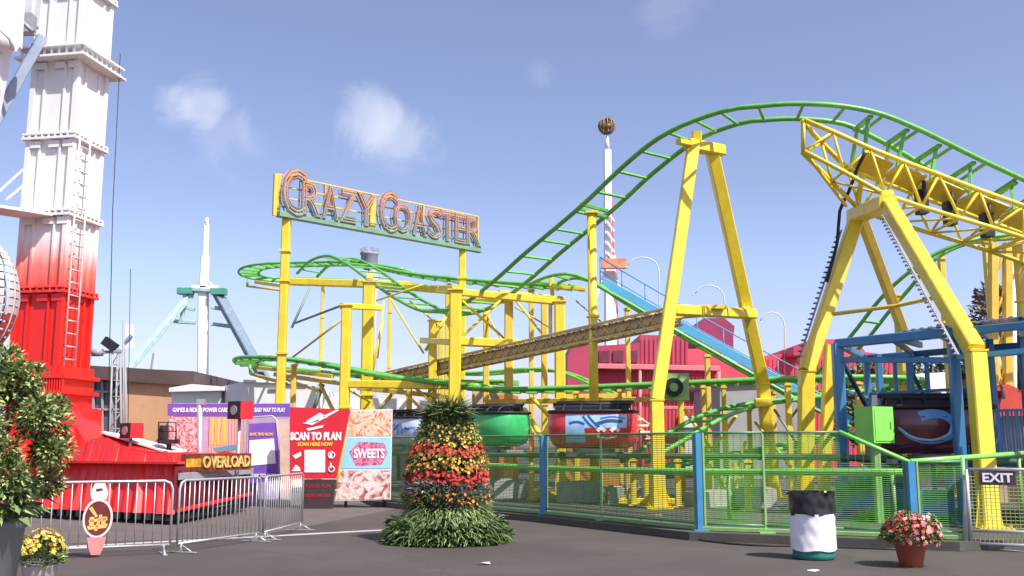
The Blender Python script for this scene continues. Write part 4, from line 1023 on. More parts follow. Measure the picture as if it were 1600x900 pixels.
# sloping skirt sheets: outer bottom edge to inner top edge
ins = [cLL + V((.2, .5, 0)), cL_ + V((.2, .45, 0)), c0 + V((-.25, .5, 0)), cR + V((-.45, .2, 0))]
tops_ = [1.6, 1.5, 1.45, 1.3]
outr = [cLL, cL_, c0, cR]
for i in range(2):
    NS = 13 if i == 1 else 5
    for k in range(NS):   # pleated skirt
        t0, t1 = k / NS, (k + 1) / NS; tm = (t0 + t1) / 2
        def bot(t, z=.22, o=0): p = outr[i].lerp(outr[i + 1], t); return zp(p, z)
        def tp(t): p = ins[i].lerp(ins[i + 1], t); return zp(p, tops_[i] + (tops_[i + 1] - tops_[i]) * t + .32 * math.exp(-((t - .38) / .2) ** 2) * (i == 1))
        dn_ = V((0, -.09 - .05 * math.sin(k * 2.3), 0))
        tb.add([bot(t0), bot(tm) + dn_, tp(tm) + dn_ * .4, tp(t0)], [(0, 1, 2, 3)]); tb.add([bot(tm) + dn_, bot(t1), tp(t1), tp(tm) + dn_ * .4], [(0, 1, 2, 3)])
skirt = tb.build('trailer_skirt', REDP, ride)
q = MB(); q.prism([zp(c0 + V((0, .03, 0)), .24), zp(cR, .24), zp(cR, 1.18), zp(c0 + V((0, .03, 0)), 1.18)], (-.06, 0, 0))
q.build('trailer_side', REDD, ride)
q = MB()
for i in range(9): p = c0.lerp(cR, (i + .5) / 9); q.box(zp(p, .7) + V((.03, 0, 0)), (.05, .3, .8), mi=0)
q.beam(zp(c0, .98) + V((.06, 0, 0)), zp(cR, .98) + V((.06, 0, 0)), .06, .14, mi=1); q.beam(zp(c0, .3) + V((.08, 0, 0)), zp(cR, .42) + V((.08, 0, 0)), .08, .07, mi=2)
q.build('side_panels', [mat('side_shadow_red', (.13, .01, .02), .45, var=.3), GRY, REDP], ride)  # panels' dark red also has the side's shadow painted in
# black toothed lower edge
q = MB()
for i in range(3):
    a, b_ = outr[i], outr[i + 1]; n_ = max(2, int((b_ - a).length / .3))
    for k in range(n_): p = a.lerp(b_, (k + .5) / n_); q.box(zp(p, .15), (.13, .1, .13))
q.build('skirt_teeth', BLK, ride)
# folded deck plates on top
def plate(pts, m=REDP, name='deck_plate', t=.04):
    mb_ = MB(); mb_.prism(pts, (0, 0, -t)); return mb_.build(name, m, ride)
b0 = cL_ + V((.4, .9, 0)); b1_ = c0 + V((-.5, .7, 0)); b2_ = cR + V((-.8, .1, 0)); b3 = cR + V((-4.5, 2, 0))
plate([zp(b0, 1.52), zp(b1_, 1.47), zp(b2_, 1.42), zp(b3, 1.55)], t=1.2, name='deck_body')
plate([P(150, 672, 24.6), P(185, 677, 25.4), P(292, 703, 24.6), P(262, 706, 23.6)], WHTP)
plate([P(132, 664, 25.2), P(160, 672, 25.6), P(270, 704, 24.4), P(255, 708, 23.6), P(128, 690, 23.8)], t=.3)
mb = MB(); mb.prism([P(72, 745, 23.3), P(150, 745, 23.3), P(140, 700, 23.3), P(112, 655, 23.3), P(92, 655, 23.3), P(64, 706, 23.3)], (0, 1.4, 0)); mb.build('mast_bracket', REDP, ride)
mb = MB()
for u in (84, 104, 128): mb.beam(P(u, 740, 23.2), P(u - (u - 102) * .6, 668, 23.2), .1, .08)
mb.beam(P(66, 706, 23.2), P(142, 704, 23.2), .1, .08)
mb.build('bracket_ribs', REDP, ride)
q = MB(); q.beam(P(196, 703, 22.4), P(226, 738, 21.6), .09, .06); q.beam(P(258, 706, 22), P(286, 742, 21), .09, .06); q.build('deck_ribs', mat('bright_red', (.8, .05, .03), .35), ride)
# marquee with lettering
q = MB(); m0 = P(288, 738, 21.2); m1 = P(392, 736, 23.8); mr_ = (m1 - m0); mr_.z = 0; ml_ = mr_.length; mr_.normalize(); mn = V((mr_.y, -mr_.x, 0))
q.prism([m0, m0 + mr_ * ml_, m0 + mr_ * ml_ + UP * .38, m0 + UP * .38], -mn * .1, 0)
q.prism([m0 + mr_ * .05 + UP * .1 + mn * .004, m0 + mr_ * .6 + UP * .1 + mn * .004, m0 + mr_ * .6 + UP * .28 + mn * .004, m0 + mr_ * .05 + UP * .28 + mn * .004], -mn * .002, 2)
put_text(q, 'OVERLOAD', m0 + mr_ * .65 + UP * .07 + mn * .02, mr_, UP, ml_ - .75, .26, .015, 1, bold=.02)
q.build('marquee', [mat('marquee_brown', (.16, .03, .015), .4, var=.5, scale=5), mat('marquee_gold', (.62, .42, .14), .35, var=.3, scale=6), mat('marquee_stripe', (.55, .3, .03), .4, var=.5, scale=8)], ride)
# things standing on the trailer
def speaker(u, v, Y, w, hgt, label, pole=True, zb=1.25):
    c = P(u, v, Y); t = thing('loudspeaker', label, 'loudspeaker', V((c.x, c.y, zb)))
    q = MB(); q.box(c, (w, w * .8, hgt), rz=R(-35)); q.build('cabinet', BLK, t)
    M_ = Matrix.Rotation(R(-35), 3, 'Z')
    q = MB(); q.box(c + M_ @ V((w * .5 + .012, 0, 0)), (.02, w * .82, hgt * 1.02), rz=R(-35)); q.build('red_side', mat('speaker_red', (.5, .02, .03), .5), t)
    q = MB(); q.tube([c + M_ @ V((0, -w * .4, 0)), c + M_ @ V((0, -w * .41 - .01, 0))], w * .25, 14); q.build('cone', GRY, t)
    if pole: MB().tube([V((c.x, c.y, zb)), V((c.x, c.y, c.z - hgt / 2))], .04, 8).build('pole', STEEL, t)
speaker(375, 641, 24, .46, .42, 'black and red loudspeaker on a pole before the purple banner', zb=0)
speaker(205, 673, 24, .42, .36, 'smaller black loudspeaker standing on the trailer deck', pole=True)
q = thing('floodlight_pole', 'grey pole with a small lamp box in front of the purple banner', 'pole', GX(312, 25))
MB().tube([GX(312, 25), P(312, 632, 25)], .07, 10).build('pole', STEEL, q); MB().box(P(314, 628, 25), (.18, .14, .14)).build('lamp_head', GRY, q)
q = thing('operator_seat', 'black operator seat with rail on the red trailer', 'seat', P(265, 700, 24))
MB().box(P(264, 690, 24), (.4, .4, .1)).box(P(256, 678, 24.1), (.08, .4, .4)).beam(P(264, 705, 24), P(264, 692, 24), .1).build('seat', BLK, q)
MB().tube([P(248, 690, 23.8), P(248, 660, 23.8), P(275, 660, 23.8), P(275, 692, 23.8)], .02, 6).tube([P(248, 674, 23.8), P(275, 674, 23.8)], .015, 6).build('rail', BLK, q)
# ================================================================== banners
def on(Y): return lambda u, v: P(u, v, Y)
def quad(q, pp, uv, mi, off=0.0, t=.004):
    q.prism([pp(u, v) - V((0, off, 0)) for u, v in uv], (0, t, 0), mi)
def txt(q, pp, s_, u0, v0, u1, v1, off, mi, bold=.03):
    o = pp(u0, v1) - V((0, off, 0)); w = (pp(u1, v1) - pp(u0, v1)).length; hh = (pp(u0, v0) - pp(u0, v1)).length
    put_text(q, s_, o, (1, 0, 0), UP, w, hh, .004, mi, bold)
PB = 27.6; pp = on(PB)
pb = thing('banner_wall', 'long purple topped banner wall with food pictures and a header strip of lettering', 'banner', GX(357, PB))
q = MB(); g0 = GX(262, PB); g1 = GX(453, PB); zt = P(357, 630, PB).z
q.prism([g0, g1, V((g1.x, PB, zt)), V((g0.x, PB, zt))], (0, .1, 0)); q.build('backing', mat('banner_lilac', (.4, .33, .5), .5, var=.15), pb)
q = MB(); quad(q, pp, [(262, 650), (453, 650), (453, 631), (262, 631)], 0, .01)
for s_, u0, u1 in (('GAMES & RIDES', 270, 312), ('POWER CARD', 318, 358), ('EASY WAY TO PLAY', 398, 446)): txt(q, pp, s_, u0, 637, u1, 644, .02, 1)
q.build('header', [PURP, CREAM], pb)
PIC1 = picmat('print_candy', [(.2, .01, .03), (.5, .1, .14), (.75, .6, .6), (.35, .04, .05), (.65, .3, .2)], 5, 2); PIC2 = picmat('print_food', [(.5, .05, .06), (.72, .35, .18), (.8, .66, .5), (.6, .1, .05), (.78, .5, .25)], 2.6, 2.5); PIC3 = picmat('print_people', [(.2, .02, .04), (.5, .15, .12), (.78, .7, .66), (.6, .35, .28), (.22, .04, .1)], 3.5, 1)
PIC4 = picmat('print_logo', [(.05, .03, .05), (.6, .05, .2), (.7, .3, .4), (.08, .05, .08)], 7, 2)
for (a, b_, c, d_), m in (((264, 653, 311, 760), PIC1), ((326, 653, 384, 760), picmat('print_cups', [(.4, .02, .04), (.75, .6, .4), (.45, .03, .06), (.8, .7, .6), (.15, .25, .35)], 4, 1.2, 'wave', (1, 1, .25))), ((430, 655, 452, 790), mat('print_tan', (.7, .5, .4), .5, var=.2))):
    q = MB(); quad(q, pp, [(a, d_), (c, d_), (c, b_), (a, b_)], 0, .012); q.build('picture', m, pb)
q = MB(); 
for k in range(3): quad(q, pp, [(330 + k * 9, 695), (334 + k * 9, 695), (336 + k * 9, 654), (331 + k * 9, 654)], 0, .02)
quad(q, pp, [(334, 700), (372, 694), (376, 700), (352, 706), (338, 706)], 1, .02); quad(q, pp, [(330, 725), (374, 725), (366, 708), (352, 704), (338, 708)], 2, .024); q.build('printed_shapes', [YINK, mat('print_teal', (.1, .3, .35)), REDI], pb)
# small lilac card stand
cp = on(26.9); cs = thing('card_sign', 'purple advertising board with a rounded frame before the long banner', 'sign', GX(414, 26.9))
q = MB(); q.prism([cp(384, 756), cp(438, 750), cp(432, 660), cp(388, 662)], (0, .05, 0), 0); q.prism([cp(389, 728) - V((0, .01, 0)), cp(431, 724) - V((0, .01, 0)), cp(428, 685) - V((0, .01, 0)), cp(390, 688) - V((0, .01, 0))], (0, .006, 0), 1)
txt(q, cp, 'SAVE TIME NOW', 390, 676, 427, 681, .012, 2); txt(q, cp, 'TAP TO BUY', 392, 740, 430, 746, .012, 1)
q.build('board', [PURP, CREAM, YINK], cs)
MB().tube([GX(388, 26.95), cp(386, 700), cp(388, 656), cp(392, 652), cp(426, 650), cp(432, 656), cp(436, 700), GX(436, 26.95)], .025, 8).build('frame', STEEL, cs)
# red board
RB = 26.2; rp = on(RB); rbn = thing('scan_board', 'tall red advertising board reading SCAN TO PLAN with a tapering right edge', 'sign', GX(495, RB))
q = MB(); q.prism([rp(453, 748), rp(525, 748), rp(547, 640), rp(453, 636)], (0, .09, 0), 0)
q.build('red_face', REDI, rbn)
q = MB(); f0 = GX(472, RB); f1 = GX(519, RB); q.prism([f0, f1, rp(525, 749), rp(474, 749)], (0, .09, 0)); q.build('lower_face', mat('poster_black', (.05, .03, .03), .5, var=.3), rbn)
q = MB(); txt(q, rp, 'SCAN TO PLAN', 453.6, 675, 533, 688, .01, 0, .05); txt(q, rp, 'SCAN HERE NOW', 465, 691, 520, 697, .01, 1, .04)
txt(q, rp, 'FOOD FUN', 478, 757, 516, 762, .01, 2, .0); txt(q, rp, 'RIDES SHOWS', 478, 772, 516, 777, .01, 2, .0)
quad(q, rp, [(476, 738), (508, 738), (508, 703), (476, 703)], 0, .01)
for pts in ([(478, 658), (500, 645), (512, 652), (486, 662)], [(472, 661), (488, 664), (530, 641), (526, 640), (486, 659)], [(478, 670), (506, 664), (504, 668), (482, 673)], [(457, 712), (470, 706), (471, 712), (462, 717)], [(456, 736), (462, 726), (468, 730), (470, 736)]): quad(q, rp, pts, 0, .012)
for cx_, cy_, r_1 in ((518, 711, 5), (518, 733, 4.5)):
    ring_ = [rp(cx_ + r_1 * math.cos(t_ * .5236), cy_ + r_1 * math.sin(t_ * .5236)) - V((0, .012, 0)) for t_ in range(12)]; q.tube(ring_, .014, 5, closed=True)
quad(q, rp, [(515, 716), (519, 716), (519, 708), (516, 708)], 0, .012); quad(q, rp, [(516, 731), (519, 731), (518, 723), (516, 723)], 0, .012)
q.build('lettering', [CREAM, YINK, REDI], rbn)
# food board
FB = 26.6; fp = on(FB); fb = thing('picture_board', 'white picture board of three stacked photos right of the red board', 'sign', GX(572, FB))
q = MB(); f0 = GX(527, FB); f1 = GX(611, FB); q.prism([fp(523, 783), fp(610, 781), fp(613, 639), fp(548, 641)], (0, .09, 0)); q.build('backing', WHTP, fb)
q = MB(); quad(q, fp, [(543.5, 681), (611, 681), (612, 641), (548.5, 643)], 0, .01); q.build('picture', PIC2, fb)
q = MB(); quad(q, fp, [(532, 732), (610, 732), (611, 684), (542.5, 684)], 0, .01); quad(q, fp, [(556, 728), (596, 726), (606, 708), (600, 692), (560, 690), (546, 706)], 1, .014)
txt(q, fp, 'SWEETS', 553, 701, 601, 716, .02, 2, .03); q.build('logo_panel', [LBLUE, PIC4, CREAM], fb)
q = MB(); quad(q, fp, [(524.5, 781), (609, 780), (610, 735), (531.5, 735)], 0, .01); q.build('picture', PIC3, fb)
for u in (540, 600): MB().tube([GX(u, FB + .1), fp(u, 770) + V((0, .1, 0))], .04, 6).build('foot', BLK, fb)
# ================================================================== background buildings
def wall(pts, Y, depth, m, name, par, mi=0):
    q = MB(); ps = [P(u, v, Y) if v is not None else GX(u, Y) for u, v in pts]; q.prism(ps, (0, depth, 0)); return q.build(name, m, par)
tan = thing('tan_building', 'tan stucco building with a dark brown overhanging roof left of the banners', 'building', GX(230, 46))
wall([(190, None), (269, None), (269, 596), (190, 594)], 46, 8, TANW, 'wall', tan)
wall([(140, None), (190, None), (190, 594), (140, 592)], 46.3, 7, mat('dark_glazing', (.1, .09, .1), .3, var=.3), 'glazed_front', tan)
q = MB()
for u in (146, 160, 175, 189): q.beam(GX(u, 46.2), P(u, 592, 46.2), .1)
for v in (612, 640): q.beam(P(140, v, 46.2), P(190, v, 46.2), .1)
q.build('window_frame', GRY, tan)
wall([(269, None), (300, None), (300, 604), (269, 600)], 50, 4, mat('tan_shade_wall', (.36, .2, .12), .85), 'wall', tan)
wall([(140, 592), (285, 602), (303, 597), (303, 580), (240, 577), (140, 571)], 45.7, 10, BRN, 'roof', tan)
q = MB(); q.beam(P(236, 577, 46), P(240, 552, 46), .08); q.build('vent_pipe', GRY, tan)
lm = thing('lighting_mast', 'grey lattice lighting mast beside the red tower', 'mast', GX(180, 34))
q = MB(); ml0 = [GX(u, 34) for u in (168, 190)]; ml1 = [P(u, 545, 34) for u in (176, 188)]
for a, b_ in zip(ml0, ml1):
    for dy in (0, .45): q.tube([a + V((0, dy, 0)), b_ + V((0, dy, 0))], .035, 6)
for k in range(9):
    t0, t1 = k / 9, (k + 1) / 9; q.tube([ml0[0].lerp(ml1[0], t0), ml0[1].lerp(ml1[1], t1)], .02, 5); q.tube([ml0[0].lerp(ml1[0], t1), ml0[1].lerp(ml1[1], t1)], .02, 5)
q.build('lattice', GRY, lm)
MB().beam(P(142, 551, 34), P(190, 549, 34), .1).tube([P(152, 546, 34), P(152, 556, 34)], .2, 10).build('outrigger', GRY, lm)
MB().box(P(172, 538, 34), (.5, .25, .3), M=Matrix.Rotation(.6, 3, 'Y')).build('floodlight', BLK, lm)
hb = thing('hanging_banner', 'small white flag banner hanging above the tan roof', 'banner', P(201, 545, 36))
MB().prism([P(195, 544, 36), P(209, 544, 36), P(209, 506, 36), P(195, 507, 36)], (0, .02, 0)).build('cloth', WHTP, hb); MB().beam(P(198, 532, 35.98), P(206, 524, 35.98), .12).build('mark', mat('flag_blue', (.2, .3, .5)), hb)
MB().tube([GX(193, 36), P(193, 500, 36)], .035, 6).build('pole', GRY, hb)
sr = thing('spire_ride', 'distant white spire ride with sloping teal arms', 'amusement ride', GX(318, 80))
q = MB(); q.beam(GX(316, 80), P(318, 450, 80), .75, .7); q.beam(P(318, 452, 80), P(321, 400, 80), .62, .5); q.beam(P(321, 400, 80), P(323, 350, 80), .4, .35); q.tube([P(323, 352, 80), P(323, 340, 80)], [.2, .12], 8)
q.beam(P(300, 452, 80), P(340, 452, 80), .5, .6); q.tube([P(302, 452, 80), P(320, 436, 80), P(339, 452, 80)], .12, 6); q.build('mast', WHT, sr)
PT = mat('pale_teal_paint', (.35, .52, .5), .5, var=.2); DT = mat('slate_arm', (.16, .22, .27), .5, var=.2)
MB().beam(P(298, 460, 80), P(200, 578, 74), .5).build('arm', PT, sr); MB().beam(P(340, 460, 80), P(408, 585, 74), .7, .5).build('arm', DT, sr); MB().beam(P(348, 462, 80.6), P(440, 632, 72), .35).build('arm', DT, sr)
q = MB()
for a, b_ in (((282, 452), (300, 452)), ((300, 452), (352, 455)), ((272, 502), (306, 504)), ((330, 506), (360, 510)), ((282, 478), (304, 484)), ((330, 480), (354, 484)), ((290, 455), (284, 500))): q.beam(P(*a, 79.6), P(*b_, 79.6), .3)
q.build('crown_bars', PT, sr)
MB().box(P(290, 455, 79.6), (1.2, .8, .5)).box(P(342, 456, 79.6), (1.2, .8, .5)).build('crown_lamps', mat('deep_teal', (.08, .3, .22), .5), sr)
for u in (314, 318, 325): pass
# white buildings behind banners
wb = thing('white_hall', 'white box shaped hall with a grey side behind the banners', 'building', GX(420, 40))
wall([(381, None), (480, None), (480, 600), (381, 596)], 40, 10, WHTP, 'wall', wb)
q = MB(); q.prism([GX(381, 40), GX(322, 48), zp(GX(322, 48), P(322, 608, 48).z), P(381, 596, 40)], (.02, .02, 0)); q.build('side_wall', WHTP, wb)
MB().box(P(427, 607, 39.95), (.35, .06, .12)).build('vent', GRY, wb)
q = MB(); q.beam(P(381, 595, 39.95), P(481, 599, 39.95), .12, .1); q.build('parapet', WHT, wb)
wt = thing('white_tent', 'long low white canopy tent behind the coaster frames', 'tent', GX(570, 44))
wall([(478, None), (680, None), (680, 632), (640, 626), (478, 622)], 44, 8, WHTP, 'wall', wt)
wall([(470, 640), (690, 640), (690, 630), (640, 623), (470, 620)], 43.4, 9, WHT, 'canopy', wt)
wall([(620, None), (680, None), (680, 660), (620, 660)], 43.2, .3, DKPR, 'opening', wt)
wt2 = thing('small_white_booth', 'small white booth in front of the tan building', 'booth', GX(300, 44))
wall([(268, None), (345, None), (345, 610), (268, 612)], 44, 3, WHTP, 'wall', wt2); wall([(264, 612), (348, 610), (348, 604), (300, 600), (264, 606)], 43.6, 4, WHT, 'roof', wt2)
# red hall
rh = thing('red_hall', 'large pink red metal hall with barn shaped roofs behind the coaster', 'building', GX(1100, 58))
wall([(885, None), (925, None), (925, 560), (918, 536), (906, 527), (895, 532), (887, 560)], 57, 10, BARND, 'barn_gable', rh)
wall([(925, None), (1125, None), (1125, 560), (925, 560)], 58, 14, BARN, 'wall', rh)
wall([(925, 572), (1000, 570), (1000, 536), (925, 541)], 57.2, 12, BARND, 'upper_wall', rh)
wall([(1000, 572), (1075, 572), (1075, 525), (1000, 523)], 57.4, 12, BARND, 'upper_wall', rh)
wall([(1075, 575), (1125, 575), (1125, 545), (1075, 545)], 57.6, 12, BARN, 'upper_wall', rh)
wall([(1125, None), (1240, None), (1240, 590), (1125, 560)], 59, 12, BARN, 'wall', rh)
wall([(1088, 545), (1146, 545), (1146, 525), (1148, 510), (1132, 497), (1100, 497), (1088, 510)], 59, 6, mat('plum_roof', (.26, .03, .09), .6, var=.15), 'cupola', rh)
wall([(1190, None), (1400, None), (1400, 556), (1352, 550), (1340, 530), (1270, 530), (1255, 550), (1190, 556)], 62, 12, BARN, 'wall', rh)
wall([(1240, 555), (1262, 555), (1262, 542), (1252, 538), (1240, 542)], 60, 3, BARND, 'roof_vent', rh)
q = MB()
for u in range(927, 1124, 6): q.beam(GX(u, 57.9), P(u, 575, 57.9), .04)
for u in range(1196, 1398, 7): q.beam(GX(u, 61.9), P(u, 558, 61.9), .04)
for u in range(1003, 1074, 7): q.beam(P(u, 570, 57.3), P(u, 527, 57.3), .04)
q.build('siding_ribs', BARN, rh)
for (u0_, u1_) in ((936, 952), (958, 974), (980, 996)): wall([(u0_, 566), (u1_, 566), (u1_, 548), (u0_, 548)], 57.1, .1, mat('louvre_plum', (.14, .02, .04), .6, var=.3), 'louvre', rh)
for (u0_, u1_) in ((1078, 1094), (1104, 1120)): wall([(u0_, 625), (u1_, 625), (u1_, 598), (u0_, 598)], 57.85, .1, mat('louvre_plum', ()), 'shutter', rh)
wall([(1060, None), (1084, None), (1084, 650), (1060, 650)], 57.8, .15, WHTP, 'door', rh)
q = MB(); q.tube([P(1123, 576, 57.6), GX(1123, 57.6)], .12, 8); q.tube([P(1000, 572, 57.0), GX(1000, 57.2)], .1, 8); q.build('downpipe', mat('pink_trim', (.6, .18, .2), .6), rh)
q = MB(); q.beam(P(925, 572, 57), P(1125, 576, 57), .25, .3); q.beam(P(1030, 637, 57), P(1125, 638, 57), .25, .2); q.build('ledge', mat('pink_trim', (.6, .18, .2), .6), rh)
gh = thing('grey_shed', 'plain grey flat walled shed in front of the red hall', 'building', GX(1180, 48))
wall([(1125, None), (1265, None), (1265, 594), (1125, 600)], 48, 7, mat('shed_grey', (.33, .32, .31), .8, var=.1, dirt=.3), 'wall', gh)
wall([(1122, 600), (1268, 594), (1268, 590), (1122, 596)], 47.8, 7.5, mat('shed_trim', (.4, .12, .12), .6), 'roof_trim', gh)
bh = thing('white_trailer', 'white trailer seen through the loading station', 'trailer', GX(1450, 36))
wall([(1400, 690), (1500, 690), (1500, 580), (1400, 586)], 36, 4, WHTP, 'body', bh)
for u in (1420, 1480): MB().tube([GX(u, 36.2, .4), GX(u, 36.4, .4) + V((0, .1, 0))], .4, 16).build('wheel', BLK, bh)
MB().box(P(1450, 630, 35.97), (1, .05, .8)).build('window', DKPR, bh)
wall([(1395, None), (1505, None), (1505, 688), (1395, 688)], 36.3, 3, DKPR, 'skirt', bh)
# orange / white booths low behind the cars
bo = thing('orange_booth', 'low orange and tan booth behind the red coaster car', 'booth', GX(850, 38))
wall([(740, None), (800, None), (800, 612), (740, 612)], 38, 3, mat('tan_booth', (.5, .42, .36), .7, var=.2), 'wall', bo); wall([(780, None), (810, None), (810, 618), (780, 616)], 37.6, 3, mat('orange_panel', (.6, .16, .05), .6, var=.2), 'panel', bo)
wall([(885, None), (975, None), (975, 620), (885, 622)], 37, 3, mat('ochre_panel', (.42, .2, .04), .6, var=.3), 'panel', bo); wall([(880, 622), (980, 620), (980, 614), (880, 616)], 36.8, 3.5, YEL2, 'roof', bo)
# boarding stairs beside red car
ss = thing('boarding_steps', 'pale metal steps right of the red coaster car', 'steps', GX(1000, 25.5))
q = MB()
for k in range(6): q.box(P(985 + k * 8, 645 + k * 10, 26), (.35, .5, .05))
q.build('treads', WHTP, ss); q = MB(); q.beam(P(975, 640, 25.8), P(1030, 702, 25.8), .06); q.beam(P(975, 640, 26.4), P(1030, 702, 26.4), .06); q.tube([P(978, 636, 25.8), P(1010, 660, 25.8), P(1030, 672, 25.8)], .025, 6); q.tube([P(1030, 672, 25.8), P(1030, 702, 25.8)], .025, 6)
for u, v in ((978, 640), (1028, 700)): p = P(u, v, 25.8); q.beam(zp(p, DZ), p, .06)
q.build('stringer', YEL2, ss)
# far drop / booster tower
dt = thing('far_ride_tower', 'slim far white and red ride tower with a round cage on top', 'amusement ride', GX(956, 110))
q = MB(); q.beam(P(950, 420, 110), P(949, 235, 110), .85, .8, mi=0); q.tube([P(949, 235, 110), P(949, 212, 110)], [.35, .1], 8, mi=0); q.beam(P(957, 410, 110), P(953, 300, 110), .5, .5, mi=1); q.beam(GX(955, 110), P(953, 400, 110), 1.3, 1.1, mi=0); q.beam(GX(968, 110), P(960, 400, 110), .5, .5, mi=1)
q.build('mast', [WHT, mat('faded_red', (.6, .12, .14), .5, var=.2)], dt)
q = MB(); cc_ = P(948, 197, 110)
for k in range(6): a = k * math.pi / 6; q.tube([cc_ + V((math.cos(a) * math.cos(t_ * .5236), math.sin(a) * math.cos(t_ * .5236), math.sin(t_ * .5236))) * .95 for t_ in range(12)], .1, 5, closed=True)
q.tube([cc_ - V((.6, 0, 0)), cc_ + V((.6, 0, 0))], .35, 8); q.build('round_cage', mat('cage_brown', (.22, .13, .04), .5, var=.3), dt)
q = MB(); q.box(P(959, 412, 108.5), (2.8, .6, 1.1)); q.build('name_board', mat('orange_board', (.6, .25, .12), .5, var=.3, scale=2), dt)
q = MB()
for k in range(5): q.beam(P(948, 330 + k * 16, 109.4), P(960, 346 + k * 16, 109.4), .2)
q.beam(P(945, 425, 109), P(930, 470, 109), .25); q.beam(P(960, 425, 109), P(975, 470, 109), .25); q.build('stays', WHT, dt)
# castle topped shaft far behind
ct = thing('water_tower_mast', 'grey mast with a crenellated head behind the upper track', 'mast', GX(577, 110))
MB().lathe([(.6, 0), (.6, .1), (.6, P(577, 418, 110).z)], GX(577, 110), 12).build('shaft', mat('mast_grey', (.3, .31, .36), .6, var=.1), ct)
q = MB(); zc = P(577, 417, 110).z; c = GX(577, 110); c.z = 0; x_ = P(577, 405, 110).x
q.lathe([(.6, zc - .3), (.95, zc + .2), (.95, zc + 1.3), (1.05, zc + 1.4), (1.05, zc + 1.6)], V((x_, 110, 0)), 12)
for k in range(6): a = k * 1.047; q.box((x_ + .85 * math.cos(a), 110 + .85 * math.sin(a), zc + 1.85), (.4, .4, .5))
q.build('head', mat('mast_grey', ()), ct)
# arched lamp standards
for i, (u, v, hw) in enumerate(((1004, 402, 26), (1108, 446, 24), (1206, 488, 20))):
    lab = ['tall cream arched lamp standard left of the front support', 'middle cream arched lamp standard between the legs of the front support', 'lowest cream arched lamp standard right of the front support'][i]
    Y = 62; t = thing('arched_lamp', lab, 'lamp', GX(u + hw, Y), 'cream arched lamp standards')
    pts = [GX(u + hw, Y)] + [P(u + hw, v + 26, Y)] + [P(u + hw * math.cos(k * .35), v + 26 - 26 * math.sin(k * .35) ** .8, Y) for k in range(1, 9)]
    MB().tube(pts, .04, 6).build('pole', mat('cream_pole', (.55, .58, .4), .5), t); p = pts[-1]; MB().box(p, (.25, .15, .08)).build('lamp_head', mat('cream_pole', ()), t)
# white pole at right edge
wp = thing('white_pole', 'plain white pole beside the right edge', 'pole', GX(1585, 30)); MB().tube([GX(1585, 30), P(1583, 385, 30)], [.1, .08], 10).build('shaft', WHT, wp)
# ================================================================== trees beyond
def tree(u, Y, ztop, r, label, seed, m=LEAFD):
    c = GX(u, Y); t = thing('tree', label, 'tree', c, 'trees beyond the rides'); rr = random.Random(seed)
    q = MB(); q.tube([c, c + V((.1, 0, ztop * .4)), c + V((0, .1, ztop * .75))], [.22, .16, .06], 8)
    cl = []
    for k in range(14):
        a = rr.uniform(0, 6.28); z = rr.uniform(ztop * .4, ztop * .92); k_ = r * math.sqrt(rr.random()) * (1.1 - .6 * abs(z / ztop - .6)); p = c + V((k_ * math.cos(a), k_ * math.sin(a), z)); cl.append((p, rr.uniform(.25, .45) * r, rr.uniform(.2, .35) * r))
        q.tube([c + V((0, 0, ztop * .35)), c.lerp(p, .5) + UP * (z * .1), p], [.07, .05, .02], 5)
    q.build('trunk', BARK, t); clumpy(t, cl, 2600, .28, .2, m, 'crown', seed)
LM = leafmat('mid_leaf', (.05, .08, .03), (.12, .15, .07))
tree(1395, 44, 5.2, 2.2, 'dark tree behind the loading station left bay', 11, LM); tree(1440, 46, 5.8, 2.6, 'broad dark tree behind the white trailer', 12, LM); tree(1490, 48, 5.6, 2.2, 'dark tree behind the blue corner post', 13, LM)
tree(1608, 40, 9.2, 2.4, 'tall grey brown tree at the right edge behind the white pole', 14, leafmat('greybrown_leaf', (.09, .07, .06), (.2, .17, .15)))
tree(1248, 75, 9.3, 1.2, 'small dark tree top behind the red hall roofs', 15, LM)
tree(1550, 50, 6, 2.2, 'dark tree behind the corrugated roof', 16, LM)
# ================================================================== people
def skinmesh(name, joints, edges, m, parent, sub=2):
    me = bpy.data.meshes.new(name); off = wloc(parent); me.from_pydata([tuple(V(j[0])) for j in joints], edges, [])
    ob = bpy.data.objects.new(name, me); COL.objects.link(ob)
    sk = ob.modifiers.new('s', 'SKIN'); sk.use_smooth_shade = True; sb = ob.modifiers.new('u', 'SUBSURF'); sb.levels = sub; sb.render_levels = sub
    for i, j in enumerate(joints):
        r = j[1]; me.skin_vertices[0].data[i].radius = r if isinstance(r, tuple) else (r, r)
    me.skin_vertices[0].data[0].use_root = True
    bpy.context.view_layer.update()
    ev = ob.evaluated_get(bpy.context.evaluated_depsgraph_get()); nm = bpy.data.meshes.new_from_object(ev)
    bpy.data.objects.remove(ob); o = bpy.data.objects.new(name, nm); COL.objects.link(o); nm.materials.clear(); nm.materials.append(m)
    for p in nm.polygons: p.use_smooth = True
    o.parent = parent; return o
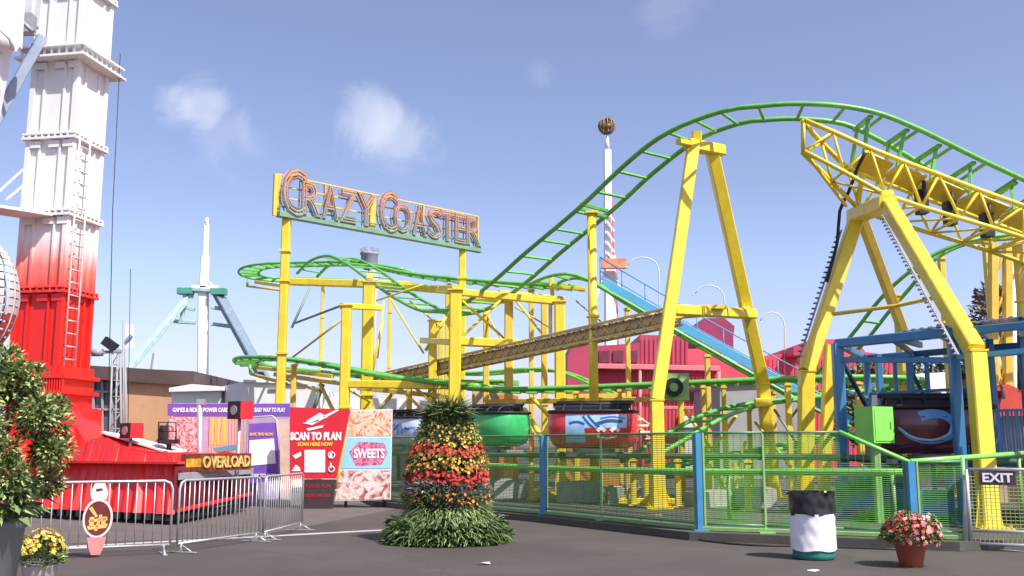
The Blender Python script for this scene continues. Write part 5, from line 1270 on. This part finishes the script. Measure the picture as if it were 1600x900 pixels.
def person(loc, rz, label, shirt, trousers, skin, arms, hair=HAIR):
    t = thing('person', label, 'person', (0, 0, 0))
    # joints: pelvis, spine, chest, neck, head, arms, legs (figure faces -y)
    (le, lh), (re, rh_) = arms
    J = [((0, 0, .95), (.14, .1)), ((0, .01, 1.15), (.13, .09)), ((0, 0, 1.36), (.16, .1)), ((0, .01, 1.5), .055), ((0, -.01, 1.56), .06), ((0, -.015, 1.645), (.078, .095)), ((0, -.01, 1.72), (.06, .075)),
         ((.19, .01, 1.4), .055), (le, .042), (lh, .03), ((-.19, .01, 1.4), .055), (re, .042), (rh_, .03),
         ((.1, 0, .88), .085), ((.11, -.02, .5), .058), ((.11, .02, .1), .042), ((.11, -.1, .04), .04), ((-.1, 0, .88), .085), ((-.12, -.02, .5), .058), ((-.13, .02, .1), .042), ((-.13, -.1, .04), .04)]
    E = [(0, 1), (1, 2), (2, 3), (3, 4), (4, 5), (5, 6), (2, 7), (7, 8), (8, 9), (2, 10), (10, 11), (11, 12), (0, 13), (13, 14), (14, 15), (15, 16), (0, 17), (17, 18), (18, 19), (19, 20)]
    # hands: palm and five fingers each
    for base, el in ((9, le), (12, re)):
        w = V(J[base][0]); d_ = (w - V(el)).normalized(); sdv = d_.cross(V((0, 1, 0))); sdv = sdv.normalized() if sdv.length > .1 else V((1, 0, 0))
        palm = len(J); J.append((tuple(w + d_ * .06), (.032, .018))); E.append((base, palm))
        for k in range(5):
            o_ = sdv * (.013 * (k - 1.5)) if k < 4 else sdv * -.035
            Lk = (.05, .06, .055, .042, .03)[k]; a = w + d_ * (.09 if k < 4 else .05) + o_
            i1 = len(J); J.append((tuple(a), .009)); E.append((palm, i1)); J.append((tuple(a + d_ * Lk + V((0, -.015, 0))), .007)); E.append((i1, i1 + 1))
    skinmesh('body', J, E, skin, t)
    j = [((0, 0, .93), (.165, .125)), ((0, .01, 1.15), (.155, .115)), ((0, 0, 1.36), (.18, .125)), ((0, .01, 1.46), (.08, .075)), ((.2, .01, 1.4), .075), (tuple(V((.2, .01, 1.4)).lerp(V(le), .75)), .06), ((-.2, .01, 1.4), .075), (tuple(V((-.2, .01, 1.4)).lerp(V(re), .75)), .06)]
    skinmesh('shirt', j, [(0, 1), (1, 2), (2, 3), (2, 4), (4, 5), (2, 6), (6, 7)], shirt, t)
    j = [((0, 0, .98), (.155, .12)), ((0, 0, .92), (.16, .12)), ((.1, 0, .84), .1), ((.11, -.02, .5), .075), ((.11, .02, .1), .062), ((-.1, 0, .84), .1), ((-.12, -.02, .5), .075), ((-.13, .02, .1), .062)]
    skinmesh('trousers', j, [(0, 1), (1, 2), (2, 3), (3, 4), (1, 5), (5, 6), (6, 7)], trousers, t)
    q = MB(); ph = [(math.pi * i / 10) for i in range(7)]
    for k, a in enumerate(ph):
        for j2 in range(16):
            th = 2 * math.pi * j2 / 16; q.v.append(V((.098 * math.sin(a) * math.cos(th), .015 + .118 * math.sin(a) * math.sin(th), 1.675 + .115 * math.cos(a) + (.03 * math.sin(a) if math.sin(th) < 0 else -.03 * math.sin(a)))))
    for k in range(6):
        for j2 in range(16): q.face((k * 16 + j2, k * 16 + (j2 + 1) % 16, (k + 1) * 16 + (j2 + 1) % 16, (k + 1) * 16 + j2), 0, True)
    q.build('hair', hair, t)
    q = MB(); q.tube([(0, -.095, 1.66), (0, -.128, 1.625), (0, -.105, 1.615)], [.008, .016, .012], 6)
    for s_ in (-1, 1): q.tube([(s_ * .083, 0, 1.66), (s_ * .1, .008, 1.64), (s_ * .083, .0, 1.61)], [.008, .016, .008], 6)
    q.build('nose_and_ears', skin, t)
    q = MB()
    for s_ in (-1, 1): q.tube([(s_ * .034, -.1, 1.662), (s_ * .034, -.108, 1.662)], .011, 8)
    q.tube([(-.022, -.1, 1.585), (0, -.108, 1.583), (.022, -.1, 1.585)], .005, 6)
    q.build('eyes_and_mouth', DKPR, t)
    for s_ in (-1, 1):
        q = MB(); q.tube([(s_ * .12, .07, .045), (s_ * .12, .0, .05), (s_ * .12, -.12, .04), (s_ * .12, -.17, .03)], [.045, .05, .045, .028], 10); q.build('shoe', BLK, t)
    t.location = loc; t.rotation_euler = (0, 0, rz); return t
person(GX(1513, 20.35, PZ), R(70), 'person with dark hair in a navy shirt and jeans behind the yellow leg', SHIRTB, DENIM, SKIN, (((.26, -.05, 1.15), (.22, -.25, 1.02)), ((-.26, -.05, 1.15), (-.22, -.26, 1.05))))
person(GX(1556, 21.0, PZ), R(-40), 'person in a red shirt with an arm raised behind the blue railing', SHIRTR, DENIM, SKINL, (((.28, -.08, 1.3), (.3, -.3, 1.48)), ((-.26, .0, 1.14), (-.24, -.15, .95))))
# red awning behind the people
aw = thing('red_awning', 'red awning booth behind the station railing', 'booth', GX(1560, 26))
wall([(1535, 650), (1620, 650), (1620, 620), (1575, 600), (1540, 620)], 26, 1.5, mat('awning_red', (.55, .06, .04), .6, var=.15), 'awning', aw); wall([(1540, None), (1620, None), (1620, 650), (1540, 650)], 26.4, 1, mat('booth_tan', (.4, .3, .22), .7, var=.2), 'counter', aw)
# ================================================================== clutter behind the fence
for i, (u, Y, w, hh) in enumerate(((905, 27, 1.2, .5), (975, 26.5, .9, .4), (1125, 25, 1.6, .35), (1180, 24.5, .8, .45), (800, 29, 1.0, .5))):
    lab = ['grey ballast block under the red coaster car', 'grey ballast block right of the red coaster car', 'wide grey ballast block between the blue posts', 'grey ballast block left of the trash barrel', 'grey ballast block under the green coaster car'][i]
    q = MB(); c = GX(u, Y, DZ + hh / 2); q.box(c, (w, .7, hh), rz=rnd.uniform(-.4, .4)); q.box(c + UP * (hh / 2 + .02), (w * .8, .5, .04), rz=.1)
    tag(q.build('ballast_block', CONC), lab, 'block', 'grey ballast blocks under the track')
for i, (u, Y) in enumerate(((870, 28), (1010, 25.3), (1110, 27), (1150, 27.5))):
    q = MB(); c = GX(u, Y, DZ); q.beam(c, c + V((0, 0, 1.0)), .12); q.beam(c + V((-.7, 0, .1)), c + V((.7, 0, .1)), .14); q.beam(c + V((-.6, 0, .1)), c + V((0, 0, .95)), .08); q.beam(c + V((.6, 0, .1)), c + V((0, 0, .95)), .08)
    q.build('outrigger', YEL, coaster)
# cable on the ground by the fence
q = MB(); q.tube(spline([GX(1000, 19.9, .015), GX(1100, 17.3, .015), GX(1180, 16.5, .015), GX(1240, 16.4, .015), GX(1340, 16.1, .015), GX(1420, 15.8, .015)], .4), .02, 6)
tag(q.build('power_cable', BLK), 'black power cable lying along the foot of the green fence', 'cable')
q = MB(); c = GX(1018, 19.3); q.box(c + V((0, 0, .08)), (.55, .35, .14)); q.tube([c + V((-.2, 0, .15)), c + V((-.2, 0, .3)), c + V((.2, 0, .3)), c + V((.2, 0, .15))], .02, 6)
tag(q.build('wheel_chock', mat('chock_olive', (.2, .2, .08), .7, var=.2)), 'olive chock block at the foot of the fence below the left tall leg', 'block')
for (u, v), lab in (((757, 882), 'crumpled white paper scrap on the asphalt in front of the flower tower'), ((1272, 893), 'white paper scrap on the asphalt in front of the barrel')):
    q = MB(); c = G(u, v); rr = random.Random(u); vs = [c + V((rr.uniform(-.03, .03) + .09 * math.cos(k), rr.uniform(-.02, .02) + .06 * math.sin(k), .006 + rr.uniform(0, .025))) for k in range(6)] + [c + V((0, 0, .03))]
    q.add(vs, [(k, (k + 1) % 6, 6) for k in range(6)]); tag(q.build('paper_scrap', WHTP), lab, 'litter')
# ================================================================== camera, light, sky
cam = bpy.data.cameras.new('camera'); co = bpy.data.objects.new('camera', cam); COL.objects.link(co); SC.camera = co
cam.sensor_width = 36; cam.lens = F / 1600 * 36; cam.clip_end = 5000; cam.clip_start = .1
co.location = CAM; co.rotation_euler = (math.pi / 2 + PITCH, 0, 0)
EL = R(52); sunv = V((.72, -.69, 0)).normalized() * math.cos(EL) + UP * math.sin(EL)
sl = bpy.data.lights.new('sun', 'SUN'); so = bpy.data.objects.new('sun', sl); COL.objects.link(so)
sl.energy = 4.6; sl.angle = R(.5); sl.color = (1, .96, .9); so.rotation_euler = (-sunv).to_track_quat('-Z', 'Y').to_euler(); so.location = (10, -10, 30)
w = bpy.data.worlds.new('World'); SC.world = w; w.use_nodes = True; n = w.node_tree.nodes; l = w.node_tree.links; bg = n['Background']
sk = n.new('ShaderNodeTexSky'); sk.sky_type = 'NISHITA'; sk.sun_disc = False; sk.sun_elevation = EL; sk.sun_rotation = math.atan2(sunv.x, sunv.y)
sk.air_density = 1.0; sk.dust_density = 1.2; sk.ozone_density = 3.5
tc = n.new('ShaderNodeTexCoord')
last = sk.outputs['Color']
cn = n.new('ShaderNodeTexNoise'); cn.inputs['Scale'].default_value = 13; cn.inputs['Detail'].default_value = 9; cn.inputs['Distortion'].default_value = .9; cn.inputs['Roughness'].default_value = .6; l.new(tc.outputs['Generated'], cn.inputs['Vector'])
for (u, v, rad, st_) in ((572, 190, .034, .42), (620, 218, .036, .36), (318, 170, .026, .36), (350, 205, .035, .16), (275, 172, .02, .25), (845, 115, .016, .1), (1040, 5, .035, .1), (380, 225, .03, .1)):
    d_ = ray(u, v).normalized()
    vm = n.new('ShaderNodeVectorMath'); vm.operation = 'DISTANCE'; l.new(tc.outputs['Generated'], vm.inputs[0]); vm.inputs[1].default_value = tuple(d_)
    ad = n.new('ShaderNodeMath'); ad.operation = 'MULTIPLY_ADD'; l.new(cn.outputs['Fac'], ad.inputs[0]); ad.inputs[1].default_value = -rad * 2.6; l.new(vm.outputs['Value'], ad.inputs[2])
    mr = n.new('ShaderNodeMapRange'); mr.interpolation_type = 'SMOOTHSTEP'; mr.inputs[1].default_value = -rad * .15; mr.inputs[2].default_value = -rad * 1.0; mr.inputs[3].default_value = 0; mr.inputs[4].default_value = st_
    l.new(ad.outputs[0], mr.inputs[0])
    mx = n.new('ShaderNodeMix'); mx.data_type = 'RGBA'; l.new(mr.outputs[0], mx.inputs['Factor']); l.new(last, mx.inputs['A']); mx.inputs['B'].default_value = (4.3, 5.5, 6.0, 1); last = mx.outputs['Result']
sz = n.new('ShaderNodeSeparateXYZ'); l.new(tc.outputs['Generated'], sz.inputs[0]); rp_ = n.new('ShaderNodeValToRGB'); e = rp_.color_ramp.elements
st_ = [(0, (.84, .7, .82)), (.09, (.92, .76, .87)), (.17, (.96, .82, .89)), (.25, (.93, .76, .79)), (.42, (1.0, .79, .79))]
e[0].position, e[1].position = 0, .42; e[0].color = [x / 1.3 for x in st_[0][1]] + [1]; e[1].color = [x / 1.3 for x in st_[4][1]] + [1]
for p_, c_ in st_[1:4]: x_ = e.new(p_); x_.color = [q_ / 1.3 for q_ in c_] + [1]
l.new(sz.outputs['Z'], rp_.inputs['Fac'])
mt = n.new('ShaderNodeMix'); mt.data_type = 'RGBA'; mt.blend_type = 'MULTIPLY'; mt.inputs['Factor'].default_value = 1; l.new(last, mt.inputs['A']); l.new(rp_.outputs['Color'], mt.inputs['B'])
last = mt.outputs['Result']
l.new(last, bg.inputs['Color']); bg.inputs['Strength'].default_value = .195
SC.view_settings.view_transform = 'Standard'; SC.view_settings.look = 'None'; SC.view_settings.gamma = 1; SC.view_settings.exposure = .65
